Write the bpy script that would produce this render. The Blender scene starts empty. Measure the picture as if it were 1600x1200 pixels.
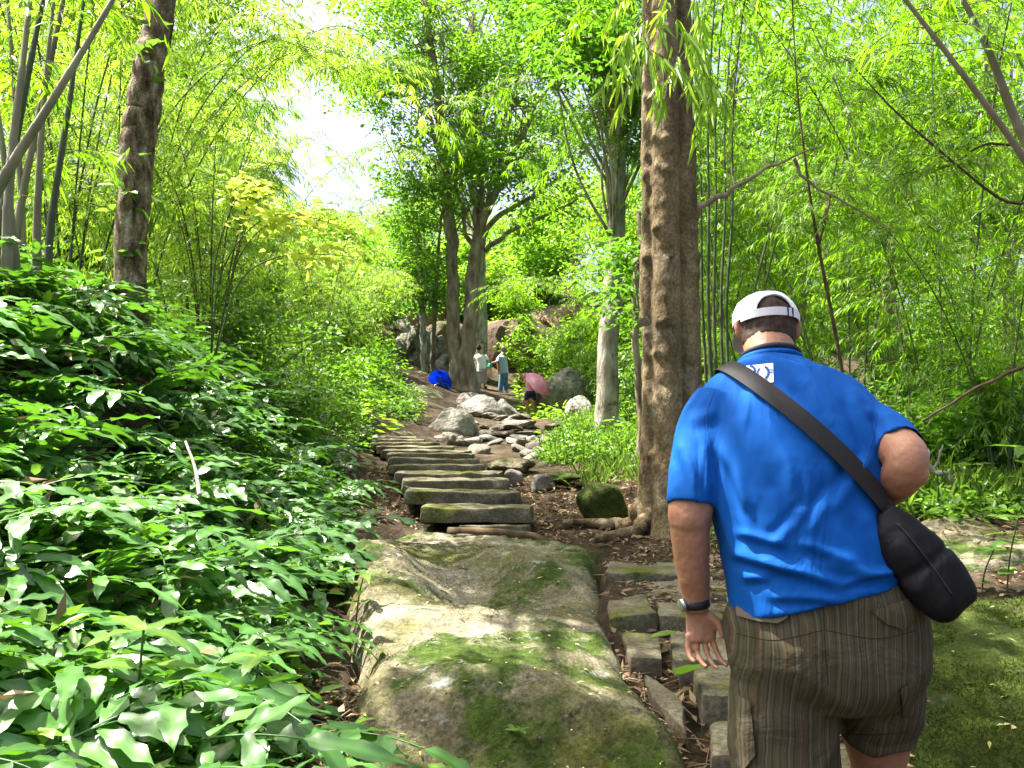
import bpy, bmesh, math, random
import numpy as np
from mathutils import Vector, Matrix
from mathutils.bvhtree import BVHTree

C = bpy.context.scene
COL = C.collection
R = math.radians
rs = np.random.RandomState(11)
random.seed(11)

# ------------------------------------------------------------------ camera, sky, sun, exposure
F_PX, HORIZON, EYE = 1244.4, 690.0, 1.5
PITCH = math.atan((HORIZON - 600) / F_PX)
cam_d = bpy.data.cameras.new('camera')
cam_d.lens = 28; cam_d.sensor_width = 36
cam_d.clip_start = 0.05; cam_d.clip_end = 1000
cam = bpy.data.objects.new('camera', cam_d); COL.objects.link(cam)
cam.location = (0, 0, EYE)
cam.rotation_euler = (R(90) + PITCH, 0, 0)
C.camera = cam

SUN_EL, SUN_AZ = R(65), R(-72)          # azimuth measured from +Y (forward), negative = to the left
sun_dir = Vector((math.sin(SUN_AZ) * math.cos(SUN_EL), math.cos(SUN_AZ) * math.cos(SUN_EL), math.sin(SUN_EL)))
world = bpy.data.worlds.new('World'); C.world = world
world.use_nodes = True
wn = world.node_tree
bg = wn.nodes['Background']
sky = wn.nodes.new('ShaderNodeTexSky'); sky.sky_type = 'NISHITA'
sky.sun_disc = False; sky.sun_elevation = SUN_EL; sky.sun_rotation = SUN_AZ
sky.dust_density = 8.0; sky.air_density = 1.0
wn.links.new(sky.outputs['Color'], bg.inputs['Color'])
bg.inputs['Strength'].default_value = 0.095
sun_d = bpy.data.lights.new('sun', 'SUN')
sun_d.energy = 5.0; sun_d.angle = R(0.5); sun_d.color = (1.0, 0.95, 0.86)
sun = bpy.data.objects.new('sun', sun_d); COL.objects.link(sun)
sun.rotation_euler = sun_dir.to_track_quat('Z', 'Y').to_euler()
C.view_settings.view_transform = 'Standard'
C.view_settings.look = 'None'
C.view_settings.exposure = 2.15
C.view_settings.gamma = 1.0
C.render.engine = 'CYCLES'
C.cycles.max_bounces = 7; C.cycles.diffuse_bounces = 5; C.cycles.glossy_bounces = 2
C.cycles.transmission_bounces = 4; C.cycles.transparent_max_bounces = 4
C.cycles.use_denoising = True
C.cycles.sample_clamp_indirect = 6

# ------------------------------------------------------------------ helpers
def at(px, py, Y):
    """a point of the place seen at photo pixel (px, py), Y metres ahead of the camera"""
    u, v = (px - 800) / F_PX, (600 - py) / F_PX
    d = np.array([u, math.cos(PITCH) - v * math.sin(PITCH), math.sin(PITCH) + v * math.cos(PITCH)])
    return d * (Y / d[1]) + np.array([0, 0, EYE])

def unit(a):
    a = np.asarray(a, float)
    return a / np.maximum(np.linalg.norm(a, axis=-1, keepdims=True), 1e-9)

def _hash(i, j, k, s):
    h = (i * 374761393 + j * 668265263 + k * 2147483647 + s * 974634541) & 0xFFFFFFFF
    h = ((h ^ (h >> 13)) * 1274126177) & 0xFFFFFFFF
    return ((h ^ (h >> 16)) & 0xFFFF) / 65535.0

def noise(p, scale=1.0, seed=0):
    p = np.asarray(p, float) * scale
    i = np.floor(p).astype(np.int64); f = p - i
    f = f * f * (3 - 2 * f)
    out = 0
    for a in (0, 1):
        for b in (0, 1):
            for c in (0, 1):
                w = (f[..., 0] if a else 1 - f[..., 0]) * (f[..., 1] if b else 1 - f[..., 1]) * (f[..., 2] if c else 1 - f[..., 2])
                out = out + w * _hash(i[..., 0] + a, i[..., 1] + b, i[..., 2] + c, seed)
    return out * 2 - 1

def fbm(p, scale=1.0, octs=4, seed=0):
    t, amp = 0, 1.0
    for o in range(octs):
        t = t + amp * noise(p, scale * 2 ** o, seed + o * 17); amp *= 0.5
    return t

def link(name, me, mat=None, parent=None):
    o = bpy.data.objects.new(name, me); COL.objects.link(o)
    if mat: me.materials.append(mat)
    if parent: o.parent = parent
    return o

def tag(o, label=None, cat=None, group=None, kind=None):
    if label: o['label'] = label
    if cat: o['category'] = cat
    if group: o['group'] = group
    if kind: o['kind'] = kind
    return o

def thing(name, label, cat, loc=(0, 0, 0), rz=0, group=None):
    o = bpy.data.objects.new(name, None); COL.objects.link(o)
    o.location = [float(v) for v in loc]; o.rotation_euler = (0, 0, rz); o.empty_display_size = 0.2
    return tag(o, label, cat, group)

def kids(o):
    return [c for c in COL.objects if c.parent == o]

def dup(root, loc, rz, sc=1.0, label=None, group=None, tilt=(0, 0)):
    r = root.copy(); COL.objects.link(r)
    r.location = [float(v) for v in loc]; r.rotation_euler = (tilt[0], tilt[1], rz); r.scale = (sc, sc, sc)
    if label: r['label'] = label
    if group: r['group'] = group
    for ch in list(root.children):
        c = ch.copy(); COL.objects.link(c); c.parent = r
        for g in list(ch.children):
            d = g.copy(); COL.objects.link(d); d.parent = c
    return r

class G:
    """collects leaves, tubes and sheets, then links them as one mesh object"""
    def __init__(s): s.v = []; s.f = {3: [], 4: []}; s.r = []; s.n = 0
    def add(s, v, f, rnd=None):
        v = np.asarray(v, float).reshape(-1, 3); f = np.asarray(f, int)
        s.v.append(v); s.f[f.shape[1]].append(f + s.n)
        s.r.append(np.full(len(v), random.random()) if rnd is None else np.asarray(rnd, float)); s.n += len(v)
    def leaves(s, P, D, N, L, W, kind='diamond', fold=0.12, droop=0.15):
        P = np.asarray(P, float); n = len(P)
        if n == 0: return
        D = unit(D); S = unit(np.cross(D, N)); N = np.cross(S, D)
        L = np.broadcast_to(np.asarray(L, float), (n,))[:, None]; W = np.broadcast_to(np.asarray(W, float), (n,))[:, None]
        if kind == 'diamond':
            T = [(0, 0), (.42, -.5), (1, 0), (.42, .5)]; Fc = [(0, 1, 2, 3)]
        elif kind == 'blade':
            T = [(0, 0), (.22, -.5), (.62, -.36), (1, 0), (.62, .36), (.22, .5)]; Fc = [(0, 1, 2, 3), (0, 3, 4, 5)]
        else:
            T = [(0, 0), (.3, -.5), (.68, -.4), (1, 0), (.68, .4), (.3, .5)]; Fc = [(0, 1, 2, 3), (0, 3, 4, 5)]
        k = len(T); V = np.zeros((n, k, 3))
        for j, (t, w) in enumerate(T):
            V[:, j] = P + D * L * t + S * W * w + N * (W * abs(w) * fold * 2 - L * droop * t * t)
        Fa = (np.arange(n)[:, None, None] * k + np.array(Fc)[None]).reshape(-1, 4)
        s.add(V.reshape(-1, 3), Fa, np.repeat(rs.rand(n), k))
    def tube(s, path, rad, n=8, cap=True, rnd=None, knob=None):
        path = np.asarray(path, float); m = len(path)
        rad = np.broadcast_to(np.asarray(rad, float), (m,))
        T = unit(np.gradient(path, axis=0))
        ref = np.array([0.3, 0.9, 0.1]) if abs(T[0][2]) > 0.7 else np.array([0, 0, 1.0])
        X = np.zeros((m, 3)); x = unit(np.cross(ref, T[0]))
        for i in range(m):
            x = unit(x - T[i] * np.dot(x, T[i])); X[i] = x
        Yv = np.cross(T, X)
        a = np.arange(n) * 2 * math.pi / n
        ring = path[:, None] + (X[:, None] * np.cos(a)[None, :, None] + Yv[:, None] * np.sin(a)[None, :, None]) * rad[:, None, None]
        if knob is not None: ring = knob(ring, path)
        i, j = np.meshgrid(np.arange(m - 1), np.arange(n), indexing='ij')
        f = np.stack([i * n + j, i * n + (j + 1) % n, (i + 1) * n + (j + 1) % n, (i + 1) * n + j], -1).reshape(-1, 4)
        v = ring.reshape(-1, 3)
        if cap:
            v = np.vstack([v, path[:1], path[-1:]])
            b = m * n
            jj = np.arange(n); z = np.zeros(n, int)
            s.add(v, f, None if rnd is None else np.full(len(v), rnd))
            off = s.n - len(v)
            s.f[3].append(np.stack([z + b, (jj + 1) % n, jj], -1) + off)
            s.f[3].append(np.stack([z + b + 1, (m - 1) * n + jj, (m - 1) * n + (jj + 1) % n], -1) + off)
        else:
            s.add(v, f, None if rnd is None else np.full(len(v), rnd))
    def sheet(s, Vg, rnd=None):
        a, b = Vg.shape[:2]
        i, j = np.meshgrid(np.arange(a - 1), np.arange(b - 1), indexing='ij')
        f = np.stack([i * b + j, (i + 1) * b + j, (i + 1) * b + j + 1, i * b + j + 1], -1).reshape(-1, 4)
        s.add(Vg.reshape(-1, 3), f, rnd)
    def merge(s, o, M=None):
        """take in another collection's geometry, moved by a 4x4 matrix"""
        v = np.vstack(o.v)
        if M is not None:
            M = np.array(M); v = v @ M[:3, :3].T + M[:3, 3]
        off = s.n
        s.v.append(v); s.r.append(np.concatenate(o.r)); s.n += len(v)
        for k in (3, 4):
            for f in o.f[k]: s.f[k].append(f + off)
    def build(s, name, mat, parent=None, smooth=True):
        me = bpy.data.meshes.new(name)
        v = np.vstack(s.v)
        q = np.vstack(s.f[4]) if s.f[4] else np.zeros((0, 4), int)
        t = np.vstack(s.f[3]) if s.f[3] else np.zeros((0, 3), int)
        li = np.concatenate([q.ravel(), t.ravel()])
        st = np.concatenate([np.arange(len(q)) * 4, len(q) * 4 + np.arange(len(t)) * 3])
        me.vertices.add(len(v)); me.vertices.foreach_set('co', v.astype(np.float32).ravel())
        me.loops.add(len(li)); me.loops.foreach_set('vertex_index', li.astype(np.int32))
        me.polygons.add(len(st)); me.polygons.foreach_set('loop_start', st.astype(np.int32))
        me.update(calc_edges=True)
        at_ = me.attributes.new('rnd', 'FLOAT', 'POINT')
        at_.data.foreach_set('value', np.concatenate(s.r).astype(np.float32))
        me.polygons.foreach_set('use_smooth', np.full(len(st), smooth))
        me.validate()
        return link(name, me, mat, parent)

def leaflet(g, P, D, Nn, L, W, r_, rn, wavy=1.0, lobed=.16):
    """one broad leaf with a folded midrib and wavy margin"""
    m = 11; u = np.linspace(0, 1, m); D = unit(D); S = unit(np.cross(D, Nn)); Nn = np.cross(S, D)
    w = W * (np.sin(np.pi * np.clip(u * .86 + .1, 0, 1)) ** .8) * (1 - u ** 6) * (1 + lobed * np.sin(u * 19 + r_.rand() * 6)); w[0] = W * .25
    ph = r_.rand() * 6; wave = .03 * L * wavy * np.sin(u * 15 + ph)
    c = np.asarray(P) + D * (L * u)[:, None] - np.array([0, 0, 1.0]) * (L * r_.uniform(.08, .4) * u ** 2)[:, None] + S * (L * r_.uniform(-.12, .12) * u ** 2)[:, None]
    cols = []
    for s_ in (-1, -.55, 0, .55, 1):
        cols.append(c + S * (s_ * w)[:, None] + Nn * (w * (.30 * abs(s_) - .18 * s_ * s_) + wave * s_ * abs(s_))[:, None])
    rv = np.clip(rn * .8 + np.stack([np.full(m, x) for x in (0, .0, .38, .0, 0)], 1), 0, 1); g.sheet(np.stack(cols, 1), rv.ravel())

def curve(pts, n=24):
    """Catmull-Rom through pts"""
    p = np.asarray(pts, float); p = np.vstack([2 * p[0] - p[1], p, 2 * p[-1] - p[-2]])
    out = []
    m = len(p) - 3
    for t in np.linspace(0, m - 1e-6, n):
        i = int(t); u = t - i
        a, b, c, d = p[i:i + 4]
        out.append(0.5 * (2 * b + (c - a) * u + (2 * a - 5 * b + 4 * c - d) * u * u + (3 * b - a - 3 * c + d) * u ** 3))
    return np.array(out)

# ------------------------------------------------------------------ materials
def newmat(name):
    m = bpy.data.materials.new(name); m.use_nodes = True
    n = m.node_tree
    return m, n, n.nodes, n.links, n.nodes['Principled BSDF'], n.nodes['Material Output']

def nd(N, t, **k):
    o = N.new(t)
    for a, b in k.items():
        if a in ('operation', 'blend_type', 'data_type', 'attribute_name', 'feature', 'wave_type', 'bands_direction'): setattr(o, a, b)
        else: o.inputs[a.replace('_', ' ')].default_value = b
    return o

def ramp(N, stops):
    r = N.new('ShaderNodeValToRGB'); e = r.color_ramp.elements
    while len(e) < len(stops): e.new(0.5)
    for x, (p, c) in zip(e, stops):
        x.position = p; x.color = (*c, 1) if len(c) == 3 else c
    return r

def leaf_mat(name, a, b, trans, mix=0.45, rough=0.42, spec=0.4, vein=0.0):
    m, t, N, K, P, O = newmat(name)
    A = nd(N, 'ShaderNodeAttribute', attribute_name='rnd')
    rp = ramp(N, [(0.0, a), (0.72, b), (1.0, tuple(min(1, x * 1.5) for x in b))])
    K.new(A.outputs['Fac'], rp.inputs[0])
    K.new(rp.outputs[0], P.inputs['Base Color'])
    P.inputs['Roughness'].default_value = rough
    P.inputs['Specular IOR Level'].default_value = spec
    T = N.new('ShaderNodeBsdfTranslucent')
    rt = ramp(N, [(0.0, tuple(x * 0.75 for x in trans)), (1.0, tuple(min(1, x * 1.25) for x in trans))])
    K.new(A.outputs['Fac'], rt.inputs[0]); K.new(rt.outputs[0], T.inputs['Color'])
    M = N.new('ShaderNodeMixShader'); M.inputs[0].default_value = mix
    K.new(P.outputs[0], M.inputs[1]); K.new(T.outputs[0], M.inputs[2]); K.new(M.outputs[0], O.inputs['Surface'])
    if vein:
        ge = N.new('ShaderNodeNewGeometry'); no = nd(N, 'ShaderNodeTexNoise', Scale=16.0, Detail=1.0)
        K.new(ge.outputs['Position'], no.inputs['Vector'])
        bu = nd(N, 'ShaderNodeBump', Strength=vein, Distance=0.01)
        K.new(no.outputs[0], bu.inputs['Height']); K.new(bu.outputs[0], P.inputs['Normal'])
    return m

def noise_mat(name, stops, scale=3.0, detail=6.0, rough=0.9, bump=0.5, bump_scale=20.0, bump_dist=0.03, stretch=(1, 1, 1),
              overlay=None, spec=0.2, lacun=0.6, grain=0, gr=(0.5, 1.4)):
    """ramp over a noise; overlay = (colour, noise scale, lo, hi, up) lays patches (moss, lichen, stains) over it"""
    m, t, N, K, P, O = newmat(name)
    tc = N.new('ShaderNodeTexCoord'); mp = N.new('ShaderNodeMapping'); mp.inputs['Scale'].default_value = stretch
    oi = N.new('ShaderNodeObjectInfo'); ad = nd(N, 'ShaderNodeVectorMath', operation='MULTIPLY_ADD')
    ad.inputs[1].default_value = (37.0, 19.0, 53.0)
    K.new(oi.outputs['Random'], ad.inputs[0]); K.new(tc.outputs['Object'], ad.inputs[2])
    pos = ad.outputs[0]
    K.new(pos, mp.inputs[0])
    n1 = nd(N, 'ShaderNodeTexNoise', Scale=scale, Detail=detail, Roughness=lacun)
    K.new(mp.outputs[0], n1.inputs['Vector'])
    rp = ramp(N, stops); K.new(n1.outputs[0], rp.inputs[0])
    col = rp.outputs[0]
    ge = N.new('ShaderNodeNewGeometry'); sx = N.new('ShaderNodeSeparateXYZ'); K.new(ge.outputs['Normal'], sx.inputs[0])
    for (c, sc, lo, hi, up) in (overlay or []):
        n2 = nd(N, 'ShaderNodeTexNoise', Scale=sc, Detail=7.0, Roughness=0.68)
        K.new(pos, n2.inputs['Vector'])
        src = n2.outputs[0]
        if up:
            ma = nd(N, 'ShaderNodeMath', operation='MULTIPLY_ADD'); ma.inputs[1].default_value = up
            K.new(sx.outputs[2], ma.inputs[0]); K.new(src, ma.inputs[2]); src = ma.outputs[0]
        mr = N.new('ShaderNodeMapRange'); mr.inputs[1].default_value = lo; mr.inputs[2].default_value = hi
        K.new(src, mr.inputs[0])
        mx = N.new('ShaderNodeMix'); mx.data_type = 'RGBA'
        K.new(mr.outputs[0], mx.inputs[0]); K.new(col, mx.inputs[6])
        n3 = nd(N, 'ShaderNodeTexNoise', Scale=sc * 9, Detail=3.0); K.new(pos, n3.inputs['Vector'])
        r3 = ramp(N, [(0.3, tuple(x * 0.55 for x in c)), (0.75, tuple(min(1, x * 1.45) for x in c))]); K.new(n3.outputs[0], r3.inputs[0])
        K.new(r3.outputs[0], mx.inputs[7]); col = mx.outputs[2]
    if grain:
        n4 = nd(N, 'ShaderNodeTexNoise', Scale=grain, Detail=4.0, Roughness=0.7); K.new(pos, n4.inputs['Vector'])
        m4 = N.new('ShaderNodeMapRange'); m4.inputs[1].default_value = .32; m4.inputs[2].default_value = .68; m4.inputs[3].default_value = gr[0]; m4.inputs[4].default_value = gr[1]
        K.new(n4.outputs[0], m4.inputs[0])
        mg = N.new('ShaderNodeMix'); mg.data_type = 'RGBA'; mg.blend_type = 'MULTIPLY'; mg.inputs[0].default_value = 1.0
        K.new(col, mg.inputs[6]); K.new(m4.outputs[0], mg.inputs[7]); col = mg.outputs[2]
    K.new(col, P.inputs['Base Color'])
    P.inputs['Roughness'].default_value = rough; P.inputs['Specular IOR Level'].default_value = spec
    nb = nd(N, 'ShaderNodeTexNoise', Scale=bump_scale, Detail=8.0, Roughness=0.65); K.new(mp.outputs[0], nb.inputs['Vector'])
    bu = nd(N, 'ShaderNodeBump', Strength=bump, Distance=bump_dist)
    K.new(nb.outputs[0], bu.inputs['Height']); K.new(bu.outputs[0], P.inputs['Normal'])
    return m

MOSS = (0.075, 0.105, 0.012)
M = {}
M['soil'] = noise_mat('soil', [(0.3, (0.020, 0.014, 0.008)), (0.5, (0.050, 0.034, 0.020)), (0.72, (0.12, 0.088, 0.055))], 2.2, 9, 0.95, 0.9, 14, 0.06,
                      overlay=[((0.04, 0.06, 0.012), 0.9, 0.58, 0.68, 0)], grain=40)
M['slab'] = noise_mat('mossy_rock', [(0.28, (0.075, 0.062, 0.036)), (0.46, (0.18, 0.155, 0.10)), (0.7, (0.36, 0.32, 0.235))], 2.4, 10, 0.9, 0.9, 30, 0.03,
                      overlay=[((0.085, 0.09, 0.016), 0.9, 0.46, 0.64, 0), ((0.045, 0.075, 0.008), 1.7, 0.52, 0.60, 0), ((0.30, 0.31, 0.26), 5.0, 0.60, 0.68, 0), ((0.03, 0.026, 0.018), 9.0, 0.60, 0.70, 0)], lacun=0.72, grain=55)
M['moss'] = noise_mat('deep_moss', [(0.3, (0.016, 0.026, 0.004)), (0.52, (0.040, 0.062, 0.007)), (0.72, (0.085, 0.105, 0.016))], 4.0, 10, 0.95, 1.0, 45, 0.03,
                      overlay=[((0.11, 0.09, 0.05), 2.2, 0.56, 0.64, 0), ((0.012, 0.014, 0.006), 1.3, 0.54, 0.66, 0)], lacun=.72, grain=70)
M['step'] = noise_mat('step_stone', [(0.3, (0.06, 0.053, 0.034)), (0.55, (0.15, 0.132, 0.088)), (0.78, (0.26, 0.235, 0.165))], 6.0, 8, 0.85, 0.45, 28, 0.015,
                      overlay=[((0.085, 0.095, 0.012), 1.9, 0.57, 0.70, 0.08)], grain=50)
M['bould'] = noise_mat('pale_boulder', [(0.3, (0.09, 0.085, 0.07)), (0.5, (0.24, 0.225, 0.195)), (0.72, (0.46, 0.44, 0.385))], 1.8, 10, 0.9, 1.0, 6, 0.15,
                      overlay=[((0.08, 0.075, 0.05), 1.1, 0.56, 0.66, 0), ((0.10, 0.12, 0.04), 0.7, 0.58, 0.70, 0)], grain=9, lacun=.7)
M['ledge'] = noise_mat('brown_ledge', [(0.3, (0.06, 0.045, 0.03)), (0.5, (0.17, 0.12, 0.08)), (0.75, (0.33, 0.25, 0.17))], 0.6, 8, 0.9, 0.9, 2.5, 0.3,
                      overlay=[((0.06, 0.09, 0.02), 0.5, 0.55, 0.66, 0.05)])
M['flag'] = noise_mat('flagstone', [(0.3, (0.07, 0.06, 0.05)), (0.5, (0.15, 0.13, 0.11)), (0.75, (0.27, 0.24, 0.205))], 1.8, 8, 0.85, 0.6, 9, 0.05,
                      overlay=[((0.09, 0.11, 0.03), 1.2, 0.6, 0.7, 0)])
M['bark_big'] = noise_mat('ochre_bark', [(0.3, (0.085, 0.06, 0.03)), (0.5, (0.225, 0.165, 0.088)), (0.72, (0.36, 0.285, 0.17))], 4.0, 9, 0.9, 1.0, 13, 0.10, (1, 1, 0.45),
                      overlay=[((0.055, 0.034, 0.018), 2.2, 0.58, 0.68, 0), ((0.34, 0.30, 0.22), 1.6, 0.56, 0.70, 0), ((0.03, 0.02, 0.012), 6.5, 0.62, 0.70, 0)], grain=38)
M['bark_rough'] = noise_mat('rough_bark', [(0.32, (0.04, 0.026, 0.015)), (0.45, (0.15, 0.108, 0.068)), (0.56, (0.29, 0.225, 0.155)), (0.68, (0.52, 0.46, 0.37))], 17.0, 9, 0.95, 1.0, 26, 0.06, (1, 1, 0.38), grain=60)
M['bark_pale'] = noise_mat('pale_bark', [(0.32, (0.10, 0.085, 0.06)), (0.5, (0.30, 0.27, 0.22)), (0.7, (0.50, 0.47, 0.41))], 6.0, 8, 0.9, 0.9, 14, 0.04, (1, 1, 0.4),
                      overlay=[((0.10, 0.075, 0.045), 2.0, 0.58, 0.66, 0)])
M['bark_mid'] = noise_mat('brown_bark', [(0.32, (0.10, 0.075, 0.05)), (0.5, (0.24, 0.19, 0.135)), (0.7, (0.40, 0.34, 0.26))], 5.0, 8, 0.9, 0.9, 12, 0.05, (1, 1, 0.35))
M['twig'] = noise_mat('twig', [(0.3, (0.05, 0.035, 0.02)), (0.7, (0.14, 0.10, 0.055))], 6.0, 3, 0.9, 0.2, 20)
M['culm_green'] = noise_mat('green_culm', [(0.3, (0.035, 0.05, 0.018)), (0.7, (0.085, 0.105, 0.045))], 3.0, 5, 0.55, 0.15, 20, 0.01, (1, 1, 0.3), spec=0.4)
M['culm_grey'] = noise_mat('grey_culm', [(0.3, (0.10, 0.09, 0.06)), (0.5, (0.20, 0.18, 0.12)), (0.75, (0.30, 0.275, 0.20))], 4.0, 6, 0.6, 0.2, 25, 0.01, (1, 1, 0.3), spec=0.35)
M['bamboo'] = leaf_mat('bamboo_leaf', (0.05, 0.13, 0.008), (0.115, 0.22, 0.012), (0.25, 0.52, 0.012), 0.5, 0.45, 0.35)
M['bamboo_overexposed'] = leaf_mat('overexposed_bamboo_leaf', (0.11, 0.21, 0.025), (0.22, 0.35, 0.05), (0.42, 0.66, 0.05), 0.5, 0.45, 0.35)  # leaf colour lightened to stand in for the hazy, overexposed glow
M['crown'] = leaf_mat('tree_leaf', (0.045, 0.11, 0.012), (0.10, 0.20, 0.018), (0.23, 0.50, 0.02), 0.45, 0.4, 0.4)
M['crown_dark'] = leaf_mat('dark_tree_leaf', (0.03, 0.085, 0.010), (0.07, 0.15, 0.014), (0.16, 0.40, 0.018), 0.42, 0.4, 0.4)
M['far'] = leaf_mat('far_leaf', (0.06, 0.14, 0.012), (0.14, 0.25, 0.022), (0.30, 0.56, 0.025), 0.45, 0.45, 0.3)
M['fern'] = leaf_mat('fern_leaf', (0.035, 0.105, 0.022), (0.075, 0.19, 0.040), (0.14, 0.36, 0.02), 0.30, 0.36, 0.7, 0.35)
M['herb'] = leaf_mat('herb_leaf', (0.055, 0.125, 0.018), (0.11, 0.20, 0.028), (0.20, 0.42, 0.03), 0.4, 0.4, 0.45)
M['yellow'] = leaf_mat('yellow_leaf', (0.42, 0.50, 0.06), (0.56, 0.62, 0.13), (0.70, 0.80, 0.12), 0.45, 0.5, 0.3)
M['grass'] = leaf_mat('grass_blade', (0.07, 0.14, 0.018), (0.15, 0.23, 0.035), (0.24, 0.42, 0.04), 0.4, 0.5, 0.3)
M['litter'] = leaf_mat('dry_leaf', (0.10, 0.06, 0.03), (0.27, 0.20, 0.12), (0.2, 0.13, 0.06), 0.15, 0.8, 0.2)
M['fallen'] = leaf_mat('fallen_yellow_leaf', (0.30, 0.26, 0.08), (0.5, 0.45, 0.2), (0.3, 0.25, 0.05), 0.15, 0.7, 0.2)

def plain(name, col, rough=0.8, spec=0.3, metal=0.0, noise_amt=0.12, scale=40, bump=0.1):
    lo = tuple(max(0, c * (1 - noise_amt)) for c in col); hi = tuple(min(1, c * (1 + noise_amt)) for c in col)
    m = noise_mat(name, [(0.3, lo), (0.7, hi)], scale, 4, rough, bump, scale * 3, 0.003, spec=spec)
    m.node_tree.nodes['Principled BSDF'].inputs['Metallic'].default_value = metal
    return m

# ------------------------------------------------------------------ the ground
CP = [  # (photo x, photo y, metres ahead) of bare ground
    (1250, 1450, 2.2), (1080, 1195, 2.95), (1040, 1070, 3.6), (1010, 970, 4.4), (1050, 900, 5.4), (1150, 870, 5.4), (1250, 1000, 3.8), (1300, 900, 4.9),
    (1130, 790, 7.4), (560, 1250, 2.5), (800, 1260, 2.5), (1060, 1240, 2.6), (620, 1075, 3.2), (900, 1075, 3.2), (640, 930, 4.8), (880, 925, 4.8), (800, 865, 6.4),
    (620, 850, 6.4), (960, 870, 6.3), (740, 840, 7.0), (600, 812, 7.2), (840, 828, 7.2), (570, 780, 8.2), (850, 770, 8.4), (540, 728, 9.8), (800, 732, 9.6), (545, 705, 11.2),
    (700, 715, 11.4), (640, 692, 12.4), (820, 712, 12), (690, 690, 14), (640, 660, 15.5), (780, 688, 15), (850, 680, 15.5), (700, 640, 19), (790, 668, 20),
    (640, 600, 23), (735, 618, 25.5), (680, 590, 26.5), (830, 657, 23.5), (790, 616, 29), (760, 610, 30), (700, 575, 31), (640, 562, 30), (600, 540, 32), (870, 610, 30),
    (720, 540, 34), (840, 540, 36), (760, 440, 44), (860, 440, 44), (600, 450, 42), (950, 560, 36),
    (900, 700, 12.5), (950, 672, 14), (880, 735, 10), (900, 800, 7.8), (1045, 836, 7.0), (980, 845, 6.6), (900, 648, 18), (1000, 690, 12), (1000, 760, 8.6),
    (1150, 700, 10.5), (1400, 775, 7), (1500, 815, 5.5), (1650, 850, 5), (1440, 900, 4.8), (1650, 780, 8), (1650, 715, 12), (1300, 670, 14), (1200, 650, 18), (1600, 650, 20),
    (1450, 985, 3.6), (1650, 975, 3.8), (1450, 1230, 2.5), (1700, 1230, 2.5), (1100, 610, 30), (1600, 600, 40),
    # the bank on the left
    (-60, 470, 4.5), (100, 500, 4.8), (205, 540, 6), (330, 590, 8), (430, 640, 9.5), (500, 672, 11),
    (-40, 760, 3.2), (180, 800, 4.0), (380, 800, 5.8), (490, 790, 7.3),
    (-40, 1080, 2.1), (280, 1070, 2.9), (430, 1010, 3.9), (515, 935, 5.2), (520, 1040, 3.6), (500, 1180, 2.6), (0, 1330, 1.6), (300, 1290, 2.0),
    (300, 510, 16), (100, 470, 10), (400, 505, 22), (500, 480, 30), (-200, 430, 12), (100, 420, 30),
]
WP = [(0, 0, -0.05), (-3, -3, 0.6), (3, -3, -.2), (-2.6, 0.6, 0.9), (2.5, 0.5, 0.1), (0, -30, -1), (60, -30, -1), (-60, -30, 3), (90, 20, 2), (-90, 20, 12), (40, 30, 2.5), (-40, 30, 9),
      (0, 80, 16), (0, 160, 18), (90, 90, 12), (-90, 90, 18), (160, 200, 14), (-160, 200, 18)]
cpts = np.array([at(*c) - [0, 0, .05 if i in range(1, 8) else 0] for i, c in enumerate(CP)] + [list(w) for w in WP])
def tps_fit(p, lam=0.02):
    n = len(p); d = np.linalg.norm(p[:, None, :2] - p[None, :, :2], axis=2)
    A = np.zeros((n + 3, n + 3)); A[:n, :n] = d - np.eye(n) * lam
    A[:n, n] = 1; A[:n, n + 1:] = p[:, :2]; A[n, :n] = 1; A[n + 1:, :n] = p[:, :2].T
    return np.linalg.solve(A, np.concatenate([p[:, 2], np.zeros(3)]))
TW = tps_fit(cpts)
def ground(x, y):
    x = np.atleast_1d(np.asarray(x, float)); y = np.atleast_1d(np.asarray(y, float)); sh = x.shape
    q = np.stack([x.ravel(), y.ravel()], 1); out = np.zeros(len(q))
    for i in range(0, len(q), 20000):
        d = np.linalg.norm(q[i:i + 20000, None] - cpts[None, :, :2], axis=2)
        out[i:i + 20000] = d @ TW[:-3] + TW[-3] + q[i:i + 20000] @ TW[-2:]
    return out.reshape(sh)
def gz(x, y): return float(ground(x, y)[0])
def on(px, Y):
    X = (px - 800) / F_PX * Y * 0.998
    return np.array([X, Y, gz(X, Y)])

gy = np.concatenate([np.linspace(-40, -2, 12), np.linspace(-1.5, 16, 190), np.linspace(16.2, 50, 110), np.linspace(52, 260, 30)])
gxp = np.concatenate([np.linspace(0, 7, 80), np.linspace(7.2, 25, 50), np.linspace(26, 220, 28)])
gx = np.concatenate([-gxp[:0:-1], gxp])
XX, YY = np.meshgrid(gx, gy, indexing='ij')
ZZ = ground(XX, YY)
def sdist(q, ol):
    dist = np.full(len(q), 1e9); ins = np.zeros(len(q), bool)
    for a, c in zip(ol, np.roll(ol, -1, 0)):
        ab = c - a; t = np.clip(((q - a) @ ab) / (ab @ ab), 0, 1)
        dist = np.minimum(dist, np.linalg.norm(q - (a + t[:, None] * ab), axis=1))
        with np.errstate(divide='ignore', invalid='ignore'):
            ins ^= ((a[1] > q[:, 1]) != (c[1] > q[:, 1])) & (q[:, 0] < (c[0] - a[0]) * (q[:, 1] - a[1]) / (c[1] - a[1]) + a[0])
    return np.where(ins, dist, -dist)
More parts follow.
